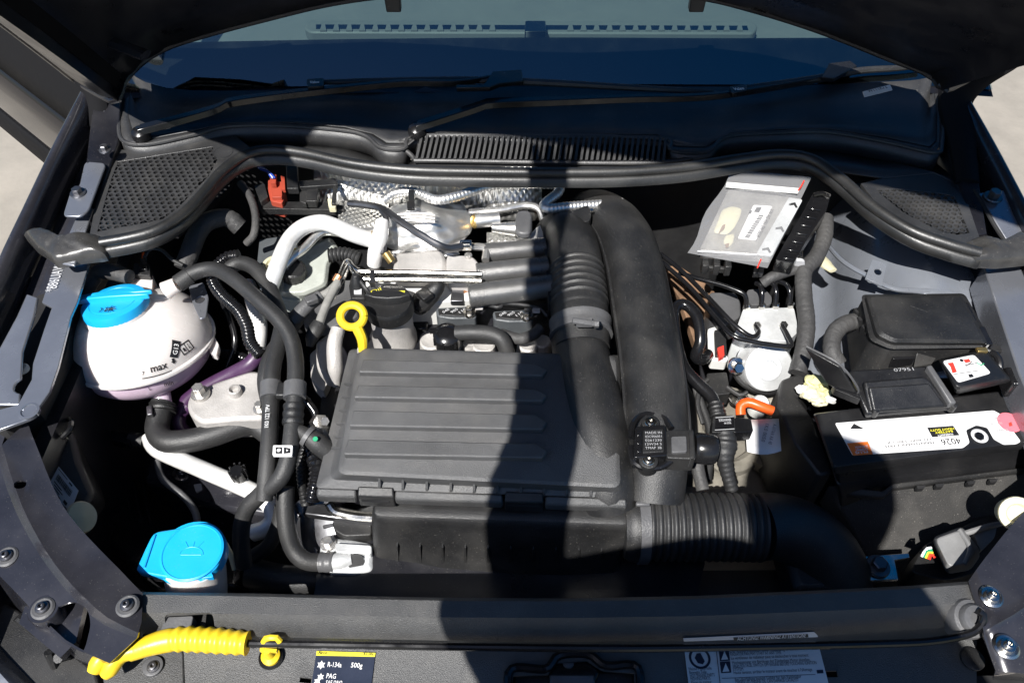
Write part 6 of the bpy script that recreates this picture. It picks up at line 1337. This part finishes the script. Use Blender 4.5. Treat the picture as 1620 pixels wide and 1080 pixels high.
# foam, battery tray
def blob(c, r, seed, sx=1, sy=1, sz=.7):
    bm = bmesh.new(); bmesh.ops.create_icosphere(bm, subdivisions=3, radius=1)
    V = []
    for v in bm.verts:
        n = v.co.copy(); k = 1 + .5*noise.noise(n*1.5 + V3((seed, 0, 0))) + .25*noise.noise(n*3.2 + V3((seed, 5, 0))); V.append(V3(c) + V3((n.x*sx, n.y*sy, n.z*sz))*r*k)
    F = [tuple(v.index for v in f.verts) for f in bm.faces]; bm.free(); return V, F
for i, (x, y, r, mt, lb) in enumerate(((1290, 606, .013, 'foam', 'smooth yellowed foam block, highest on the battery tray'), (1284, 624, .011, 'cream', 'pale crumbly foam piece in the middle of the tray'), (1272, 616, .008, 'white', 'small whitish foam crumb at the outer edge of the tray'), (1302, 622, .010, 'foam', 'yellowed foam piece right by the terminal flap hinge'), (1296, 634, .009, 'cream', 'pale foam crumb touching the battery corner'), (1312, 632, .007, 'white', 'tiny whitish foam crumb under the terminal flap'))):
    mk('foam_lump', blob(W(x, y, .822), r, i*3+1, 1.25, .9, .75), m[mt], None, 40, label=lb, cat='foam', group='foam on the battery tray')
bt = thing('battery_tray', 'dark plastic battery tray with felt lined front wall', 'tray', W(1440, 820, .60))
mk('side_wall', prism([W(*p) for p in [(1236, 600, .80), (1282, 582, .80), (1300, 604, .80), (1262, 628, .80), (1292, 668, .80), (1318, 748, .79), (1296, 752, .79), (1258, 700, .80), (1230, 640, .80)]], .15), m['plastic'], bt, 30, .004)
mk('felt_wall', prism([W(*p) for p in [(1310, 765, .760), (1400, 776, .765), (1412, 768, .77), (1700, 738, .775), (1760, 900, .68), (1580, 930, .66), (1380, 900, .66)]], .05), m['felt'], bt, 30, .004)
mk('tray_lip', prism([W(*p) for p in [(1330, 770, .775), (1396, 776, .775), (1412, 764, .778), (1700, 728, .782), (1702, 734, .780), (1414, 772, .774), (1398, 786, .770), (1330, 780, .768)]], .01), m['plastic'], bt, 30, .002)
for x in (1450, 1480, 1530, 1565): mk('tray_tooth', slab([(x, 768-(x-1450)*.09), (x+14, 767-(x-1450)*.09), (x+12, 772-(x-1450)*.09), (x+2, 773-(x-1450)*.09)], .778, .008), m['dark'], bt, 0)
# headlamp back on the battery side
hr = thing('headlamp', 'grey headlamp rear cover with coloured wires beside the battery tray', 'headlamp', W(1520, 870, .72))
mk('cover', corner_loft([([(1480, 852), (1520, 838), (1544, 872), (1530, 890), (1502, 896)], .80, 8), ([(1475, 850), (1522, 832), (1552, 872), (1535, 896), (1498, 902)], .79, 8), ([(1475, 855), (1522, 836), (1552, 878), (1535, 902), (1498, 908)], .74, 8)], 3), m['lamp'], hr, 40, .003)
mk('cap_ridge', tube(T([(1518, 838, .80), (1534, 866, .802), (1526, 892, .80)]), .003, 8), m['lamp'], hr)
for k in range(3): mk('vane', tube(T([(1524+k*8, 844-k*2, .79), (1550+k*6, 836-k*2, .79), (1576+k*3, 830-k, .785)]), .0035, 8), m['lamp'], hr)
mk('lens_body', slab(rnd([(1540, 842), (1578, 828), (1574, 850), (1552, 872)], 6), .785, .03), m['lamp'], hr, 30, .004)
mk('housing', slab(rnd([(1440, 905), (1460, 862), (1560, 815), (1620, 820), (1600, 860), (1545, 905), (1500, 918)], 12), .735, .05), m['plastic'], hr, 30, .008)
for k, mt in enumerate(('ink_white', 'green', 'ink_yellow', 'orange', 'red')):
    mk('wire', tube(T([(1458+k*3, 880+k*1, .78), (1465+k*2.5, 868+k*1.5, .787), (1473+k*1.4, 866+k*4, .786)]), .0018, 6), m[mt], hr)
rb = mk('rubber_stop', lathe(W(1607, 812, .86), (-.3, -.5, .8), [(.016, -.03), (.018, -.01), (.021, .004), (.020, .008), (.013, .009), (.010, .004), (0, .003)], 26), m['cream'], None, 50, label='round cream rubber stop on the corner panel beside the battery', cat='rubber stop')
cbz = thing('carrier_bracket', 'bent metal bracket with hex bolt behind the front crossmember', 'bracket', W(1390, 900, .70))
mk('plate', slab([(1354, 880), (1438, 874), (1440, 882), (1416, 886), (1422, 916), (1366, 918), (1360, 890)], .73, .006), m['steel'], cbz, 30, .001)
mk('bolt', hexhead(W(1388, 896, .731), (0, 0, 1), .010, .010), m['steel_dark'], cbz)
mk('radiator', slab(rnd([(420, 905), (1360, 900), (1400, 960), (380, 965)], 8), .66, .05), m['plastic'], None, 30, .004, label='black radiator top edge in the gap behind the front crossmember', cat='radiator')
sm_ = thing('small_front_parts', 'black hose joint with clip right in front of the aluminium flange', 'hose joint', W(600, 905, .68))
mk('joint', tube(T([(572, 900, .70), (600, 905, .70), (650, 902, .70)]), [.017, .016, .013], 16), m['plastic'], sm_)
mk('clip', box(W(588, 910, .72), .022, .010, .012), m['plastic_gloss'], sm_, 30, .001)

# ---------------------------------------------------------------- dark structure in the depth beside the washer bottle
cg = thing('chassis_leg', 'dark painted chassis leg with bolts deep below the pale pipe', 'chassis leg', W(320, 780, .55))
mk('beam', prism([W(*p) for p in [(236, 712, .64), (300, 728, .64), (420, 778, .66), (424, 815, .66), (330, 800, .64), (228, 760, .64)]], .08), m['paint'], cg, 30, .006)
mk('bolt', hexhead(W(290, 748, .642), (0, 0, 1), .010, .008), m['steel_dark'], cg)
mk('clip', slab(rnd([(306, 766), (318, 764), (320, 774), (310, 778)], 2), .648, .006), m['paper_grey'], cg, 30, .001)
fn = thing('radiator_fan_cowl', 'black radiator fan cowl deep behind the corner panel', 'fan cowl', W(230, 840, .55))
mk('shell', prism([W(*p) for p in [(150, 720, .60), (215, 730, .60), (225, 800, .60), (300, 850, .60), (380, 880, .60), (380, 930, .62), (240, 930, .62), (170, 860, .62)]], .06), m['plastic_gloss'], fn, 30, .01)
for k in range(4): mk('rib', tube(T([(175+k*16, 735+k*6, .604), (190+k*16, 800+k*10, .604)]), .004, 8), m['plastic_gloss'], fn)

# ---------------------------------------------------------------- small things in the gaps
hose('pale_pipe', 'pale vertical pipe partly hidden behind the corrugated loom', [(392, 450, .80), (402, 480, .80), (410, 515, .795), (406, 560, .78)], .0125, 'pipe_white', 'pipe')
tb2 = thing('tank_bracket', 'dark metal bracket with bolt hole behind the coolant tank', 'bracket', W(318, 475, .80))
o = mk('plate', slab(rnd([(298, 452), (322, 446), (330, 470), (326, 500), (316, 505), (304, 478)], 4), .842, .004), m['paint_in'], tb2, 30, .001)
carve(o, lathe(W(314, 468, .85), (0, 0, 1), [(.007, -.05), (.007, .05)], 16))
hose('gap_cable', 'thin black cable hanging in the gap left of the engine', [(348, 470, .80), (362, 500, .79), (372, 540, .77), (360, 580, .74)], .005, 'plastic_gloss', 'cable', 10)
hose('ribbed_gap_cable', 'ribbed black conduit deep behind the white engine mount', [(420, 560, .76), (400, 570, .75), (372, 562, .74), (340, 560, .72)], .008, 'plastic_gloss', 'conduit', 12, .0012, corr(.006, .1))
hose('gearbox_cable', 'black shift cable running under the brake pipes', [(1092, 600, .74), (1110, 640, .73), (1124, 690, .72), (1120, 760, .71)], .006, 'rubber', 'cable', 10)
hose('coil_wire', 'thin black wire between the ignition coils and the elbow', [(770, 482, .855), (790, 486, .86), (800, 480, .858), (850, 486, .852), (866, 500, .845)], .003, 'rubber', 'wire', 8)
hose('coil_loom', 'fuzzy taped loom curving below the second ignition coil', [(792, 528, .835), (820, 536, .836), (842, 530, .838), (856, 518, .842)], .0085, 'tape', 'harness', 12, .002, wrk)
for (x, y, lb) in ((610, 452, 'small bright bolt on the sunlit cylinder head left of the sensor plug'), (712, 448, 'small bright bolt on the sunlit cylinder head near the runners')):
    mk('head_bolt', hexhead(W(x, y, .825), (0, 0, 1), .0065, .010), m['steel'], None, 40, label=lb, cat='bolt', group='bolts on the cylinder head')
mk('steering_fluid_line', tube(T([(470, 620, .80), (490, 640, .79), (500, 660, .78), (486, 690, .77)]), .006, 10), m['plastic_gloss'], None, 60, label='small black line below the hose clip', cat='line')
rsb = thing('relay_socket', 'black socket with clips in the gap beside the battery tray', 'connector', W(1240, 640, .74))
mk('body', slab(rnd([(1118, 590), (1150, 588), (1156, 622), (1122, 626)], 3), .745, .03), m['plastic'], rsb, 30, .002)
mk('wire', tube(T([(1120, 600, .75), (1108, 612, .748), (1104, 640, .74), (1112, 670, .73)]), .0035, 8), m['rubber'], rsb)
mk('wire', tube(T([(1150, 612, .75), (1170, 625, .748), (1182, 620, .75)]), .0035, 8), m['rubber'], rsb)
# ================================================================ the photographer, outside the frame, holding up the bonnet
def sh(px, py, z, k): return W(px, py, z) + V3((SUN.x, SUN.y, SUN.z)) / SUN.z * k     # point whose shadow falls there
pe = None
J = {}
J['hand'] = sh(872, 285, .93, .86); J['wrist'] = sh(858, 440, .88, .86); J['elbow'] = sh(868, 700, .87, .80); J['shl'] = sh(742, 985, .86, .66)
J['head'] = sh(1292, 800, .72, 1.04); J['chin'] = sh(1285, 880, .70, .95); J['neck'] = sh(1240, 960, .78, .80)
J['chest'] = sh(1110, 1075, .80, .66); J['shr'] = sh(1420, 1010, .84, .66)
J['belly'] = J['chest'] + V3((0, -.10, -.30)); J['hip'] = J['chest'] + V3((0, -.16, -.50))
J['elr'] = J['shr'] + V3((.10, -.06, -.24)); J['wrr'] = J['shr'] + V3((.0, .02, -.02)) 
ch_ = J['hip']
def person():
    V, E, Rr = [], [], []
    def v(p, r): V.append(tuple(p)); Rr.append(r); return len(V) - 1
    hip = v(J['hip'], .15); bel = v(J['belly'], .145); che = v(J['chest'], .15); nk = v(J['neck'], .06); hd_ = v(J['chin'], .085); ht = v(J['head'], .118); tp2 = v(J['head'] + V3((0, .03, .085)), .10)
    E.extend([(hip, bel), (bel, che), (che, nk), (nk, hd_), (hd_, ht), (ht, tp2)])
    sl = v(J['shl'], .065); el = v(J['elbow'], .048); wr = v(J['wrist'], .030); ha = v(J['hand'], .03)
    E.extend([(che, sl), (sl, el), (el, wr), (wr, ha)])
    for k in range(4):
        f1 = v(J['hand'] + V3((-.03 + k*.02, .02, .03)), .009); f2 = v(J['hand'] + V3((-.035 + k*.023, .05, .05)), .008); E.extend([(ha, f1), (f1, f2)])
    th1 = v(J['wrist'] + V3((.04, .04, .01)), .010); E.append((wr, th1))
    sr = v(J['shr'], .065); er = v(J['elr'], .045); w2 = v(J['wr2'], .03); h2_ = v(J['ha2'], .03); E.extend([(che, sr), (sr, er), (er, w2), (w2, h2_)])
    for k in range(4):
        f1 = v(J['ha2'] + V3((-.02 + k*.013, .01, .035)), .009); f2 = v(J['ha2'] + V3((-.02 + k*.013, -.01, .06)), .008); E.extend([(h2_, f1), (f1, f2)])
    for s in (-1, 1):
        a = v(J['hip'] + V3((s*.10, 0, -.08)), .095); b = v(V3((J['hip'].x + s*.12, J['hip'].y + .03, .50)), .065); c = v(V3((J['hip'].x + s*.13, J['hip'].y - .02, .09)), .04); d = v(V3((J['hip'].x + s*.15, J['hip'].y + .16, .04)), .035)
        E.extend([(hip, a), (a, b), (b, c), (c, d)])
    me = bpy.data.meshes.new('person'); me.from_pydata(V, E, []); o = link(bpy.data.objects.new('person', me))
    sk = o.modifiers.new('skin', 'SKIN'); sk.use_smooth_shade = True
    for i, r in enumerate(Rr): me.skin_vertices[0].data[i].radius = (r, r)
    me.skin_vertices[0].data[0].use_root = True
    ss = o.modifiers.new('sub', 'SUBSURF'); ss.levels = 2; ss.render_levels = 2
    me.materials.append(m['shirt']); return o
fwd = V3((0, cp, -sp)); upv = V3((0, sp, cp))
phone_c = sh(1238, 706, .79, .945) - fwd*.02
ph = thing('phone', 'dark smartphone held up by the person at the front', 'phone', phone_c)
axp = Matrix((V3((1, 0, 0)), upv, -fwd)).transposed()
mk('case', box(phone_c, .086, .100, .008, axp), m['plastic_gloss'], ph, 30, .003)
mk('screen', box(phone_c - fwd*.0044, .080, .094, .001, axp), m['frit'], ph)
J['ha2'] = phone_c + V3((.06, -.05, -.06)); J['wr2'] = phone_c + V3((.12, -.12, -.12)); J['elr'] = J['shr']*.5 + J['wr2']*.5 + V3((.12, -.08, -.14))
o = person(); tag(o, 'person in dark clothes standing at the front, one arm raised to hold the bonnet', 'person')
